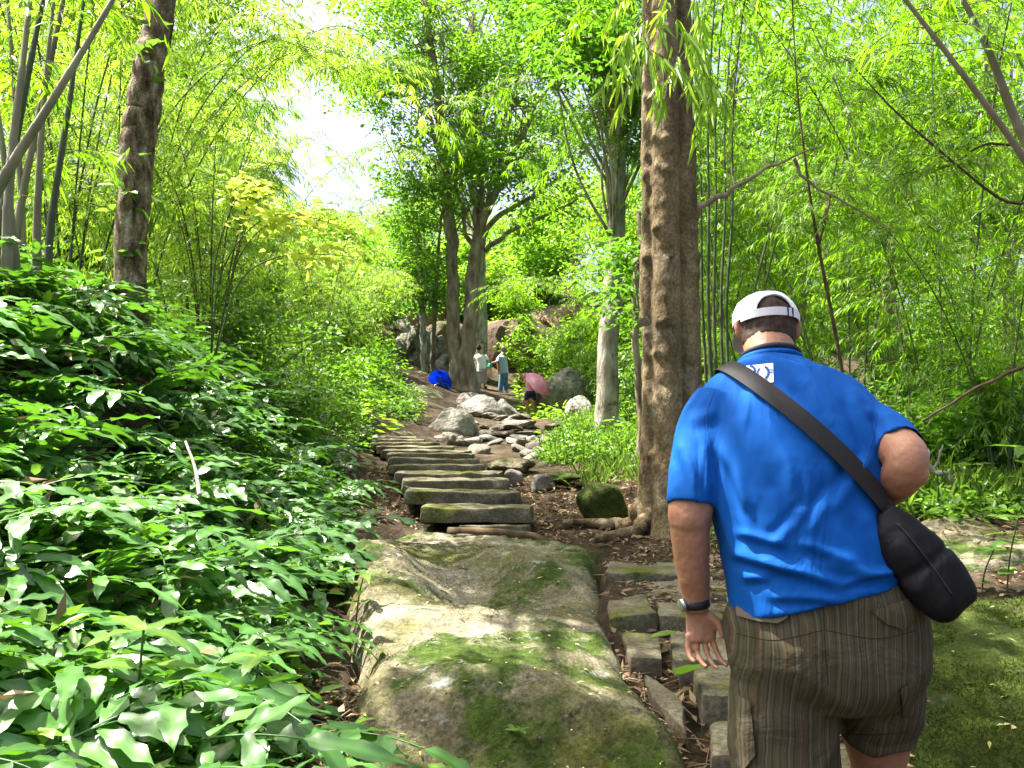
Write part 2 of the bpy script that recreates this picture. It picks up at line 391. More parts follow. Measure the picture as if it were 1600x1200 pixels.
SLAB_O = [(530, 1330, 2.3), (525, 1180, 2.65), (530, 1060, 3.1), (545, 990, 3.7), (535, 900, 5.0), (540, 845, 6.3), (620, 826, 6.9), (740, 838, 6.9), (860, 846, 6.7), (945, 862, 6.3),
          (955, 905, 5.3), (950, 960, 4.4), (980, 1015, 3.8), (1050, 1090, 3.25), (1110, 1200, 2.7), (1120, 1330, 2.3)]
MOSS_O = [(1400, 1330, 2.4), (1390, 1000, 3.5), (1420, 950, 3.75), (1520, 935, 3.9), (1700, 930, 4.0), (1800, 1000, 3.5), (1850, 1330, 2.4)]
FLAT_O = [(1400, 880, 4.6), (1410, 815, 5.6), (1500, 805, 5.8), (1590, 825, 5.4), (1640, 860, 4.9), (1560, 895, 4.6)]
for ol_ in (SLAB_O, MOSS_O, FLAT_O):
    sd_ = sdist(np.stack([XX.ravel(), YY.ravel()], 1), np.array([at(*o)[:2] for o in ol_])).reshape(XX.shape)
    ZZ -= 0.4 * np.clip((sd_ - 0.03) / 0.18, 0, 1)
near = np.exp(-((np.maximum(0, np.hypot(XX, YY) - 30)) / 20) ** 2)
P3 = np.stack([XX, YY, XX * 0], -1)
ZZ += fbm(P3, 1.6, 4, 3) * 0.035 * near + fbm(P3, 0.15, 3, 9) * 0.5 * (1 - near)
g = G(); g.sheet(np.stack([XX, YY, ZZ], -1), np.zeros(XX.size))
tag(g.build('ground', M['soil']), kind='structure')

# ------------------------------------------------------------------ rocks
def patch(name, outline, spts, mat, label, cat, bumps=(), step=0.02, amp=0.045, depth=0.28, edge=0.19, fs=2.0):
    """an outcrop of rock: its top passes through spts, its rim (outline, photo points) rolls over and goes into the ground"""
    ol = np.array([at(*o)[:2] for o in outline]); sp = np.array([at(*s) for s in spts])
    n = len(sp); d = np.linalg.norm(sp[:, None, :2] - sp[None, :, :2], axis=2)
    A = np.zeros((n + 3, n + 3)); A[:n, :n] = d - np.eye(n) * 0.03; A[:n, n] = 1; A[:n, n + 1:] = sp[:, :2]; A[n, :n] = 1; A[n + 1:, :n] = sp[:, :2].T
    w = np.linalg.solve(A, np.concatenate([sp[:, 2], np.zeros(3)]))
    lo, hi = ol.min(0) - 0.2, ol.max(0) + 0.2
    xs = np.arange(lo[0], hi[0], step); ys = np.arange(lo[1], hi[1], step)
    X, Y = np.meshgrid(xs, ys, indexing='ij'); q = np.stack([X.ravel(), Y.ravel()], 1)
    sd = sdist(q, ol)
    p3 = np.concatenate([q, np.zeros((len(q), 1))], 1)
    sd = sd + fbm(p3, 2.5, 3, 5) * 0.05
    D = np.linalg.norm(q[:, None] - sp[None, :, :2], axis=2)
    Z = D @ w[:-3] + w[-3] + q @ w[-2:]
    for (px, py, yy, r1, r2, ang, h) in bumps:
        c = at(px, py, yy)[:2]; ca, sa = math.cos(ang), math.sin(ang)
        u = (q - c) @ np.array([ca, sa]) / r1; v = (q - c) @ np.array([-sa, ca]) / r2
        Z += h * np.exp(-(u * u + v * v))
    Z += fbm(p3, fs, 5, 21) * amp + fbm(p3, fs * 7, 4, 31) * amp * 0.22 * (1 + 1.2 * np.clip(noise(p3, 1.3, 77), 0, 1))
    k = np.clip(1 - sd / edge, 0, 1.9)
    Z -= depth * k ** 2.2
    V = np.stack([q[:, 0], q[:, 1], Z], 1).reshape(len(xs), len(ys), 3)
    keep = (sd > -edge * 0.85).reshape(X.shape)
    b = len(ys); i, j = np.meshgrid(np.arange(len(xs) - 1), np.arange(b - 1), indexing='ij')
    kk = keep[:-1, :-1] & keep[1:, :-1] & keep[1:, 1:] & keep[:-1, 1:]
    f = np.stack([i * b + j, (i + 1) * b + j, (i + 1) * b + j + 1, i * b + j + 1], -1)[kk]
    used = np.unique(f); rem = np.full(len(xs) * b, -1); rem[used] = np.arange(len(used))
    g = G(); g.add(V.reshape(-1, 3)[used], rem[f], np.zeros(len(used)))
    return tag(g.build(name, mat), label, cat), g

slab_o, slab_g = patch('rock_slab',
    SLAB_O,
    [(540, 1200, 2.62), (700, 1200, 2.6), (900, 1200, 2.6), (1060, 1215, 2.6), (560, 1060, 3.08), (700, 1045, 3.1), (850, 1050, 3.1), (980, 1075, 3.2), (600, 992, 3.7), (750, 988, 3.75), (900, 1000, 3.75),
     (580, 905, 4.9), (700, 915, 4.9), (850, 905, 5.0), (930, 915, 5.0), (580, 845, 6.3), (720, 845, 6.5), (850, 855, 6.4), (930, 868, 6.2), (540, 1320, 2.3), (800, 1330, 2.28), (1100, 1330, 2.3)],
    M['slab'], 'broad mossy grey rock slab sloping up to the foot of the lower steps', 'rock slab',
    bumps=[(590, 905, 5.0, 0.36, 0.75, 0.2, 0.20), (735, 935, 4.6, 0.32, 0.30, 0, -0.13), (800, 885, 5.4, 0.16, 0.55, 0.75, 0.09), (870, 930, 4.7, 0.35, 0.3, 0, -0.08), (700, 1090, 2.95, 0.35, 0.14, 0.1, 0.07), (930, 1100, 2.9, 0.4, 0.14, -.2, 0.06), (800, 1150, 2.7, 0.5, 0.08, 0, -0.06)])
slab_bvh = BVHTree.FromPolygons([tuple(v) for v in np.vstack(slab_g.v)], [tuple(f) for f in np.vstack(slab_g.f[4])])
moss_o, moss_g = patch('mossy_rock',
    MOSS_O,
    [(1430, 1200, 2.6), (1600, 1200, 2.6), (1430, 1060, 3.1), (1600, 1050, 3.15), (1440, 960, 3.65), (1600, 950, 3.75), (1500, 1330, 2.35), (1750, 1200, 2.6), (1750, 980, 3.6)],
    M['moss'], 'low rock wholly covered in green moss beside the man in blue', 'rock', amp=0.05, edge=0.1, fs=3.0)
patch('flat_rock', FLAT_O,
      [(1410, 870, 4.7), (1430, 822, 5.5), (1500, 815, 5.6), (1580, 835, 5.3), (1600, 860, 4.9), (1500, 870, 4.8)],
      M['slab'], 'pale flat rock above the mossy rock, behind the black bag', 'rock', amp=0.04, edge=0.08, depth=0.2)

def stone(name, P, size, mat, label=None, cat='rock', seed=0, rot=(0, 0, 0), flat=0.0, group=None, sub=4, rough=0.12, cuts=11):
    """a boulder: a ball cut by random planes, then worn by noise"""
    bm = bmesh.new(); bmesh.ops.create_icosphere(bm, subdivisions=sub, radius=1.0)
    r_ = np.random.RandomState(seed + 100)
    v = np.array([x.co for x in bm.verts])
    for k in range(cuts):
        n = unit(r_.randn(3)); dd = 0.62 + 0.25 * r_.rand()
        h = v @ n; v = v - np.maximum(0, h - dd)[:, None] * n * 0.9
    v = v * (1 + rough * fbm(v + seed * 7.1, 1.6, 4, seed)[:, None])
    if flat: v[:, 2] = np.where(v[:, 2] > 1 - flat, 1 - flat + (v[:, 2] - 1 + flat) * 0.15, v[:, 2])
    v = v * np.array(size) * 0.5
    for x, c in zip(bm.verts, v): x.co = c
    me = bpy.data.meshes.new(name); bm.to_mesh(me); bm.free()
    me.polygons.foreach_set('use_smooth', np.full(len(me.polygons), True)); me.set_sharp_from_angle(angle=R(28))
    o = link(name, me, mat); o.location = [float(c) for c in P]; o.rotation_euler = rot
    if label: tag(o, label, cat, group)
    return o

def slab_block(name, corners, z_top, thick, mat, label, cat, seed=0, group=None, tilt=(0, 0), bev=0.016):
    """a hewn stone: a polygon seen from above, with worn edges and an uneven top"""
    c = np.array(corners, float); m = c.mean(0)
    r_ = np.random.RandomState(seed)
    bm = bmesh.new()
    top = [bm.verts.new((p[0] - m[0], p[1] - m[1], 0)) for p in c]
    f = bm.faces.new(top)
    if f.normal.z < 0: f.normal_flip()
    ext = bmesh.ops.extrude_face_region(bm, geom=[f])
    for x in ext['geom']:
        if isinstance(x, bmesh.types.BMVert): x.co.z -= thick; x.co.x *= 1 + r_.uniform(-.02, .05); x.co.y *= 1 + r_.uniform(-.02, .04)
    bmesh.ops.recalc_face_normals(bm, faces=bm.faces)
    bmesh.ops.bevel(bm, geom=bm.edges[:] , offset=bev, segments=2, affect='EDGES', profile=0.6)
    bmesh.ops.triangulate(bm, faces=[x for x in bm.faces if len(x.verts) > 4])
    for _ in range(7):
        es = [e for e in bm.edges if e.calc_length() > 0.075]
        if not es: break
        bmesh.ops.subdivide_edges(bm, edges=es, cuts=1)
        bmesh.ops.triangulate(bm, faces=[x for x in bm.faces if len(x.verts) > 4])
    v = np.array([x.co for x in bm.verts])
    off = np.stack([fbm(v + seed * 3.3 + k * 9, 5.0, 4, seed + k) for k in range(3)], 1) * np.array([0.016, 0.016, 0.012])
    off += np.stack([noise(v + seed, 1.6, 50 + k) for k in range(3)], 1) * np.array([0.03, 0.03, 0.012])
    for x, o_ in zip(bm.verts, off): x.co += Vector(o_)
    me = bpy.data.meshes.new(name); bm.to_mesh(me); bm.free()
    me.polygons.foreach_set('use_smooth', np.full(len(me.polygons), True)); me.set_sharp_from_angle(angle=R(28))
    o = link(name, me, mat); o.location = (m[0], m[1], z_top); o.rotation_euler = (tilt[0], tilt[1], 0)
    return tag(o, label, cat, group)

# the flight of stone steps: (left px, right px, front-edge top y, metres ahead)
FLIGHT = [(655, 828, 797, 7.0), (634, 812, 771, 7.45), (628, 794, 752, 7.95), (618, 776, 741, 8.4), (612, 762, 729, 8.85), (607, 750, 719, 9.3), (604, 738, 711, 9.75),
          (598, 726, 705, 10.15), (590, 708, 699, 10.55), (578, 676, 693, 10.95), (572, 662, 688, 11.35), (570, 650, 684, 11.8)]
ordn = ['lowest', 'second', 'third', 'fourth', 'fifth', 'sixth', 'seventh', 'eighth', 'ninth', 'tenth', 'eleventh', 'topmost']
look = ['mossy front edge', 'yellowish mossy top', 'yellowish mossy top', 'green-stained front', 'dark riser', 'dark riser', 'dark riser', 'dark narrow riser', 'dark narrow riser', 'sunlit pale edge', 'sunlit pale edge', 'sunlit pale edge']
for k, (l, r_, y, Y) in enumerate(FLIGHT):
    a, b = at(l, y, Y), at(r_, y + 3, Y)
    dep = 0.44; sk = random.uniform(-.03, .03)
    cs = [(a[0], a[1] + sk), (b[0], b[1] - sk), (b[0] + random.uniform(-.05, .08), b[1] + dep), (a[0] + random.uniform(-.06, .04) - 0.02, a[1] + dep + 0.03)]
    slab_block('stone_step', cs, a[2] + .015, 0.125 if k < 4 else 0.105, M['step'], '%s stone step of the straight flight, %s' % (ordn[k], look[k]), 'step', seed=k + 3, group='stone steps of the straight flight', tilt=(R(random.uniform(0, 1.5)), R(random.uniform(-.4, 1.2))))
# loose stones and a fallen branch under the lowest step
a = at(712, 838, 6.95)
slab_block('prop_stone', [a[:2] + d for d in ([0, 0], [.62, -.02], [.66, .2], [.02, .2])], a[2] + 0.09, 0.1, M['step'], 'mossy rough stone wedged under the lowest step', 'stone', 31)
slab_block('stone_chip', [at(722, 842, 6.7)[:2] + d for d in ([-.06, -.06], [.12, -.03], [.02, .12])], at(722, 838, 6.7)[2] + .02, 0.06, M['step'], 'small pale triangular stone lying on the slab below the lowest step', 'stone', 33, bev=0.012)
g = G(); g.tube(curve([at(700, 832, 6.85), at(760, 832, 6.8), at(830, 838, 6.75), at(850, 846, 6.7)]), np.linspace(0.045, 0.03, 24), 8)
tag(g.build('dead_branch', M['twig']), 'dark dead branch lying at the foot of the lowest step', 'branch')

# the winding stones beside the slab
WIND = [
    ([(945, 892, 5.35), (1150, 895, 5.3), (1160, 880, 5.75), (955, 879, 5.75)], 0.11, 'long flat stone step, uppermost of the winding row beside the slab', 0),
    ([(1015, 925, 4.85), (1170, 928, 4.8), (1165, 905, 5.3), (1010, 907, 5.25)], 0.12, 'flat stone step just below the uppermost of the winding row', 0),
    ([(958, 970, 4.25), (1033, 962, 4.3), (1010, 920, 4.85), (955, 925, 4.8)], 0.13, 'squarish grey stone between the slab and the winding steps', 0),
    ([(1030, 965, 4.3), (1160, 968, 4.25), (1160, 940, 4.7), (1025, 938, 4.7)], 0.12, 'stone step half hidden behind the wristwatch', 0),
    ([(985, 1030, 3.72), (1042, 1027, 3.7), (1030, 985, 4.1), (978, 980, 4.15)], 0.12, 'small mossy stone with a pale leaf on its edge', 0),
    ([(1060, 1030, 3.62), (1165, 1030, 3.6), (1160, 985, 4.05), (1050, 980, 4.1)], 0.13, 'stone step just below the hanging hand', 0),
    ([(1010, 1070, 3.32), (1075, 1108, 3.05), (1062, 1070, 3.3), (1000, 1030, 3.68)], 0.14, 'mossy wedge-shaped stone tilted against the slab', 0),
    ([(1092, 1082, 3.18), (1200, 1085, 3.15), (1200, 1030, 3.55), (1078, 1032, 3.55)], 0.16, 'yellowish sunlit stone block beside the shorts', 0),
    ([(1110, 1180, 2.72), (1230, 1185, 2.68), (1230, 1118, 3.05), (1108, 1120, 3.05)], 0.2, 'lowest stone block at the left leg of the shorts', 0),
    ([(1300, 1215, 2.62), (1470, 1215, 2.6), (1450, 1140, 2.95), (1300, 1150, 2.95)], 0.2, 'pale stone between the legs of the man in blue', 0),
]
for k, (cs, th, lab, _) in enumerate(WIND):
    p = np.array([at(*c) for c in cs])
    slab_block('stone_step', p[:, :2], float(np.median(p[:, 2])) + (-.06 if 'wedge' in lab else -.005), th, M['step'], lab, 'step', 60 + k, tilt=(R(random.uniform(-1, 3)), R(random.uniform(-2, 2))), group='winding stones beside the slab')

def rock_at(px, py, Y, w, h, d, mat, label, seed, rot=0, sink=0.15, **k):
    """w, h, d in photo pixels at that distance; py is the foot"""
    s = Y / F_PX; P = at(px, py, Y); P[2] += h * s * (0.5 - sink)
    return stone('boulder', P, (w * s, d * s, h * s * (1 + sink)), mat, label, 'rock', seed, (0, 0, rot), **k)
rock_at(762, 678, 20.5, 104, 64, 70, M['bould'], 'largest pale boulder, below the twin-trunked tree', 1, 0.2, rough=.13)
rock_at(738, 655, 23.0, 58, 46, 50, M['bould'], 'pale upright boulder touching the roots of the twin-trunked tree', 2, 0.5)
rock_at(702, 698, 15.5, 84, 66, 60, M['bould'], 'low pale cracked boulder at the head of the steps', 3, -0.2, rough=.14)
rock_at(790, 668, 20.6, 46, 46, 50, M['bould'], 'pale boulder wedged against the right of the largest one', 7, .4)
rock_at(880, 655, 24, 95, 90, 80, M['bould'], 'grey boulder behind the girl with the pink umbrella', 11, 0.3)
rock_at(908, 668, 20, 60, 56, 50, M['bould'], 'grey boulder at the foot of the white-barked tree', 12, 0.9)
rock_at(890, 605, 31, 70, 90, 60, M['bould'], 'tall grey boulder up the slope, right of the girl', 13, 0.1)
for k, (px, py, Y, w, h) in enumerate([(628, 522, 32, 30, 22), (655, 568, 30, 52, 44), (630, 540, 31.5, 26, 18), (648, 534, 32, 30, 22), (622, 560, 30, 34, 24), (682, 566, 31, 30, 34), (692, 580, 28, 26, 24), (620, 505, 34, 34, 24)]):
    rock_at(px, py + 6, Y - 1.5, w * 1.25, h * 1.7, w, M['bould'], ['top left', 'largest and lowest', 'small left', 'middle', 'lower left', 'tall right-hand', 'small mossy right-hand', 'flat uppermost'][k] + ' boulder of the sunlit rock pile above the blue umbrella', 20 + k, k * 0.7, group='boulders of the rock pile')
rock_at(800, 757, 8.9, 36, 26, 36, M['flag'], 'round brownish stone beside the fifth step', 40, 0.3, rough=0.06, cuts=3)
rock_at(845, 766, 8.6, 48, 26, 40, M['flag'], 'grey pointed stone lying right of the flight', 41, 0.8, cuts=10)
rock_at(800, 738, 9.4, 84, 24, 60, M['slab'], 'mossy low rock at the right end of the fifth step', 42, 0.2)
rock_at(940, 815, 7.4, 84, 62, 70, M['moss'], 'mossy hump of rock at the left root of the big tree', 43, 0.1)
rock_at(880, 752, 8.8, 60, 16, 60, M['moss'], 'flat mossy stone at the edge of the bare soil', 44, 0.4)
patch('sloping_rock', [(520, 700, 11.6), (545, 672, 13.0), (600, 655, 15), (618, 610, 20), (632, 572, 27), (690, 582, 28), (705, 620, 23.5), (672, 655, 18), (668, 685, 14), (640, 699, 12.2), (560, 706, 11.4)],
      [(530, 695, 11.8), (640, 660, 15.5), (640, 600, 23), (680, 590, 26.5), (640, 692, 12.4), (560, 690, 12.2), (690, 640, 19.5), (600, 668, 14), (650, 570, 28), (700, 615, 25)],
      M['slab'], 'bare sloping rock climbing from the topmost steps to the blue umbrella', 'rock', step=.11, amp=.07, depth=.35, edge=.4, fs=.6)
# brown rock face behind the people, built of a few huge blocks
for k, (px, py, Y, w, h, lab) in enumerate([(702, 590, 32.5, 110, 110, 'brown shaded rock face behind the twin-trunked tree'), (785, 600, 34, 100, 130, 'brown cliff block behind the man in the pale blue shirt'),
                                            (880, 560, 40, 140, 110, 'brown cliff block behind the pink umbrella'), (640, 530, 36, 120, 90, 'brown ledge above the sunlit rock pile')]):
    rock_at(px, py, Y, w, h, 130, M['ledge'], lab, 50 + k, k * 0.5, flat=0.3, rough=0.18)
# flagstones tumbled between the steps and the boulders
r_ = np.random.RandomState(5)
for k in range(46):
    Y = r_.uniform(11.2, 18.5); px = 700 + r_.uniform(0, 170) - (18.5 - Y) * 2; s = Y / F_PX; w = r_.uniform(26, 58)
    X = (px - 800) / F_PX * Y; P = np.array([X, Y, gz(X, Y) + .03])
    if px < 560 + 165 * (1 - (Y - 11) / 2.5): continue
    stone('flagstone', P, (w * s, w * s * r_.uniform(.5, .95), r_.uniform(.10, .26)), M['flag'] if k % 4 else M['bould'], 'loose grey flat stone tumbled between the steps and the boulders', 'rock', 70 + k, (R(r_.uniform(-24, 24)), R(r_.uniform(-20, 20)), r_.uniform(0, 3)), 0.35, 'tumbled flagstones', 3, 0.16, 16)
p = [at(720, 672, 19), at(860, 676, 18.5), at(855, 668, 20), at(725, 668, 20.5)]
slab_block('stone_step', [q[:2] for q in p], p[0][2] + .1, 0.2, M['flag'], 'long pale ledge stone under the largest boulder', 'step', 91)

# ------------------------------------------------------------------ trees and bamboo
def jitter_path(pts, n, amp, seed):
    p = curve(pts, n); t = np.arange(n)[:, None] * 0.35
    q = np.concatenate([t, t * 0 + seed, t * 0], 1)
    return p + np.stack([noise(q, 1, 1 + seed), noise(q, 1, 2 + seed), noise(q, 1, 3 + seed) * 0.3], 1) * amp

def trunk(pts, rads, mat, parent, name='trunk', n=14, rings=60, amp=0.02, lump=0.06, seed=0, flare=0.0, lobes=5):
    path = jitter_path(pts, rings, amp, seed)
    rr = np.interp(np.linspace(0, 1, rings), np.linspace(0, 1, len(rads)), rads)
    def knob(ring, path):
        d = ring - path[:, None]
        k = 1 + lump * fbm(ring * np.array([1, 1, 0.45]) / max(rads[0], 0.05), 0.8, 4, seed)[..., None]
        if flare:
            hgt = np.linalg.norm(path - path[0], axis=1)[:, None]
            a = np.arctan2(d[..., 1], d[..., 0])
            k = k * (1 + flare * np.exp(-hgt / (rads[0] * 1.3)) * (0.55 + 0.45 * np.cos(a * lobes + seed)))[..., None]
        return path[:, None] + d * k
    g = G(); g.tube(path, rr, n, knob=knob)
    o = g.build(name, mat, parent)
    return o, path, rr

def crown_leaves(g, centres, rad, per, L, W, kind='diamond', flat=0.65, seed=0, droop=0.2):
    r_ = np.random.RandomState(seed); c = np.repeat(np.asarray(centres), per, 0); n = len(c)
    rr = np.repeat(np.broadcast_to(np.asarray(rad, float), (len(centres),)), per)[:, None]
    off = r_.randn(n, 3) * rr * 0.48 * np.array([1, 1, flat])
    P = c + off
    D = unit(off * np.array([1, 1, 0.3]) + r_.randn(n, 3) * rr * 0.5 * np.array([1, 1, .5]) - np.array([0, 0, 0.12]) * rr)
    Nn = unit(np.array([0, 0, 1.0]) + r_.randn(n, 3) * 0.45)
    g.leaves(P, D, Nn, L * r_.uniform(.65, 1.3, n), W * r_.uniform(.7, 1.25, n), kind, 0.15, droop)

def ellipsoid_pts(c, r, n, seed, shell=0.55):
    r_ = np.random.RandomState(seed); d = unit(r_.randn(n, 3)); k = r_.uniform(shell, 1, n)[:, None] ** 0.8
    p = d * k
    keep = fbm(p + seed, 1.7, 2, seed) > -0.35
    return np.asarray(c) + p[keep] * np.asarray(r)

def limbs(g, start, centres, r0, seed=0, sag=0.15, share=1.0, n=14):
    r_ = np.random.RandomState(seed); start = np.asarray(start)
    for c in centres:
        if r_.rand() > share: continue
        s = start[r_.randint(len(start))] if start.ndim == 2 else start
        d = c - s; m1 = s + d * 0.4 + np.array([0, 0, 0.12]) * np.linalg.norm(d) + r_.randn(3) * 0.06 * np.linalg.norm(d)
        g.tube(curve([s, m1, c], n), np.linspace(r0, r0 * 0.18, n), 5, cap=False)

def spray(g, tw, start, d, length, nl, L, W, r_, kind='diamond', droopy=0.5, tr=0.004, up=0.0):
    """a fine twig with narrow hanging leaves"""
    k = 6; t = np.linspace(0, 1, k)[:, None]
    d = unit(d); path = start + d * length * t + np.array([0, 0, -1.0]) * droopy * length * t ** 2 + np.array([0, 0, up]) * length * t
    if tw is not None: tw.tube(path, np.linspace(tr, tr * 0.35, k), 3, cap=False)
    u = np.sort(r_.uniform(0.12, 1, nl)); P = np.stack([np.interp(u, t[:, 0], path[:, i]) for i in range(3)], 1)
    T = unit(np.stack([np.interp(u, t[:, 0], np.gradient(path[:, i])) for i in range(3)], 1))
    sd = unit(np.cross(T, [0, 0, 1.0]) + 1e-6) * np.where(np.arange(nl) % 2, 1, -1)[:, None]
    D = unit(T * 0.9 + sd * r_.uniform(.25, .9, (nl, 1)) + np.array([0, 0, -0.45]) + r_.randn(nl, 3) * 0.22)
    Nn = unit(np.array([0, 0, 1.0]) + r_.randn(nl, 3) * 0.35)
    g.leaves(P, D, Nn, L * r_.uniform(.6, 1.25, nl), W * r_.uniform(.75, 1.2, nl), kind, 0.1, 0.25)

def culm_tube(path, r0, r1, n=8):
    """a bamboo stem with ringed joints"""
    ln = np.linalg.norm(np.diff(path, axis=0), axis=1).sum(); nodes = max(3, int(ln / 0.32))
    t, rad = [], []
    for k in range(nodes):
        for e, m in ((0.0, 1.12), (0.05, 1.0), (0.5, 0.98), (0.93, 1.0)):
            t.append((k + e) / nodes); rad.append(m)
    t = np.array(t); rad = np.array(rad) * (r0 + (r1 - r0) * t)
    u = np.linspace(0, 1, len(path))
    P = np.stack([np.interp(t, u, path[:, i]) for i in range(3)], 1)
    g = G(); g.tube(P, rad, n); return g

def bamboo(name, label, loc, culms, culm_mat, leaf_mat_, seed, r0=0.02, twigs=22, nl=18, L=0.15, W=0.016, lo=0.25, tl=0.75, group=None, kind='diamond', droopy=0.5, branches=0):
    """culms = list of paths (local). One culm mesh each, one foliage mesh, one twig mesh"""
    r_ = np.random.RandomState(seed)
    root = thing(name, label, 'bamboo', loc, 0, group)
    lf, tw = G(), G()
    for c in culms:
        p = curve(c, 30)
        culm_tube(p, r0 * r_.uniform(.8, 1.2), r0 * 0.22).build('culm', culm_mat, root)
        for k in range(twigs):
            u = lo + (1 - lo) * (r_.rand() ** 0.8); i = min(28, int(u * 29)); s = p[i] + (p[i + 1] - p[i]) * (u * 29 - i)
            az = r_.uniform(0, 2 * math.pi); d = np.array([math.cos(az), math.sin(az), r_.uniform(-.1, .75)])
            ln = tl * r_.uniform(.5, 1.3) * (1.25 - 0.5 * u)
            spray(lf, tw, s, d, ln, nl, L, W, r_, kind, droopy)
    lf.build('foliage', leaf_mat_, root)
    tw.build('twigs', M['twig'], root)
    return root

def arch(h, lean, az, base=(0, 0), droop=0.2):
    a = np.array([math.cos(az), math.sin(az), 0]); b = np.array([base[0], base[1], -0.1])
    return [b, b + a * lean * 0.12 + [0, 0, h * 0.35], b + a * lean * 0.4 + [0, 0, h * 0.72], b + a * lean * 0.8 + [0, 0, h * 0.95], b + a * lean * 1.25 + [0, 0, h * (1 - droop)]]

def clump_paths(n, h, lean, seed, spread=0.35):
    r_ = np.random.RandomState(seed); o = []
    for k in range(n):
        az = r_.uniform(0, 2 * math.pi); bs = (math.cos(az) * spread * r_.rand(), math.sin(az) * spread * r_.rand())
        o.append(arch(h * r_.uniform(.7, 1.1), lean * r_.uniform(.5, 1.4), az + r_.uniform(-.5, .5), bs, r_.uniform(.05, .3)))
    return o
# ---- the big ochre tree
Y0 = 7.0
root = thing('big_tree', 'thick ochre tree trunk with a fluted base, close behind the man in blue', 'tree', at(1045, 838, Y0))
RL = np.array(root.location)
def loc(px, py, Y, o=RL): return at(px, py, Y) - o
def big_knob(ring, path):
    d = ring - path[:, None]; a = np.arctan2(d[..., 1], d[..., 0]); h = (path - path[0])[:, 2][:, None]
    k = 1 + 0.22 * np.exp(-((a + 1.72) / 0.36) ** 2) + 0.07 * np.cos(3 * a + 0.6 + 0.12 * h)          # a stem grown into the trunk, facing us
    k -= 0.20 * np.exp(-((a + 1.12) / 0.14) ** 2) + 0.15 * np.exp(-((a + 2.4) / 0.16) ** 2)
    k *= 1 + 0.55 * np.exp(-h / 0.28) * (0.45 + 0.55 * np.cos(a * 4 + 1.2)) + 0.12 * np.exp(-h / 1.0)
    k *= 1 + 0.035 * fbm(ring * np.array([1, 1, .35]), 5, 4, 8) + 0.05 * noise(ring * np.array([1, 1, .6]), 2.2, 4) + 0.02 * noise(ring * np.array([1, 1, 3.0]), 4.5, 14)
    for hz, aa, am in KN: k += am * np.exp(-((h - hz) / 0.045) ** 2 - ((a - aa) / 0.2) ** 2)
    return path[:, None] + d * k[..., None]
KN = [(random.uniform(0.4, 5.2), random.uniform(-2.7, -0.4), random.choice([.10, .07, -.08, .13, -.05])) for _ in range(60)]
p = curve([loc(1048, 862, Y0), loc(1048, 780, Y0), loc(1046, 600, Y0), loc(1042, 380, Y0), loc(1042, 200, Y0), loc(1040, 0, Y0), loc(1036, -350, Y0)], 170)
rr = np.interp(np.linspace(0, 1, 170), [0, .1, .25, .6, 1], [0.30, 0.275, 0.252, 0.24, 0.20])
g = G(); g.tube(curve(p, 420), np.interp(np.linspace(0, 1, 420), np.linspace(0, 1, 170), rr), 130, knob=big_knob); g.build('trunk', M['bark_big'], root)
for k, (az, ln) in enumerate([(-2.55, .42), (-0.6, .35), (0.4, .6), (2.9, .5)]):
    a = np.array([math.cos(az), math.sin(az), 0]); g = G()
    pts = [a * 0.2 + [0, 0, 0.28], a * 0.36 + [0, 0, 0.08], a * (0.36 + ln * .5) + [0, 0, -0.02], a * (0.4 + ln) + [0, 0, -0.2]]
    wp = np.array(pts); 
    for q in wp[1:]: q[2] = gz(RL[0] + q[0], RL[1] + q[1]) - RL[2] + (0.06 if q is not wp[-1] else -0.08)
    g.tube(jitter_path(wp, 24, 0.05, k), np.linspace(0.085, 0.03, 24), 10); g.build('root', M['bark_big'], root)
g = G(); g.tube(jitter_path([loc(1082, 345, 6.95), loc(1100, 318, 6.9), loc(1140, 300, 6.8), loc(1180, 272, 6.7), loc(1240, 245, 6.6), loc(1292, 222, 6.5)], 40, 0.03, 4), np.linspace(0.034, 0.005, 40), 8)
g.build('limb', M['bark_mid'], root)
g = G(); g.tube(jitter_path([loc(1240, 248, 6.6), loc(1262, 285, 6.6), loc(1330, 320, 6.5), loc(1375, 352, 6.45), loc(1410, 356, 6.4)], 36, 0.015, 6), np.linspace(0.015, 0.003, 36), 6)
g.build('limb', M['bark_mid'], root)
bc = ellipsoid_pts((0.2, 0.6, 8.3), (3.2, 3.0, 1.8), 70, 5)
g = G(); crown_leaves(g, bc, 0.8, 90, 0.16, 0.07, seed=3); g.build('crown', M['crown_dark'], root)
g = G(); limbs(g, p[-4:], bc[:24], 0.07, 1); tag(g.build('limbs', M['bark_mid'], root), kind='stuff')
# a small plaque nailed to it
sg = slab_block('tree_plaque', [(0, 0), (0.10, 0.0), (0.10, 0.02), (0, 0.02)], 0, 0.07, M['step'], 'small dark wooden plaque fixed to the left side of the big trunk', 'plaque', 5, bev=0.006)
P = at(1008, 494, 6.66); sg.location = P; sg.rotation_euler = (0, R(-12), R(-18))

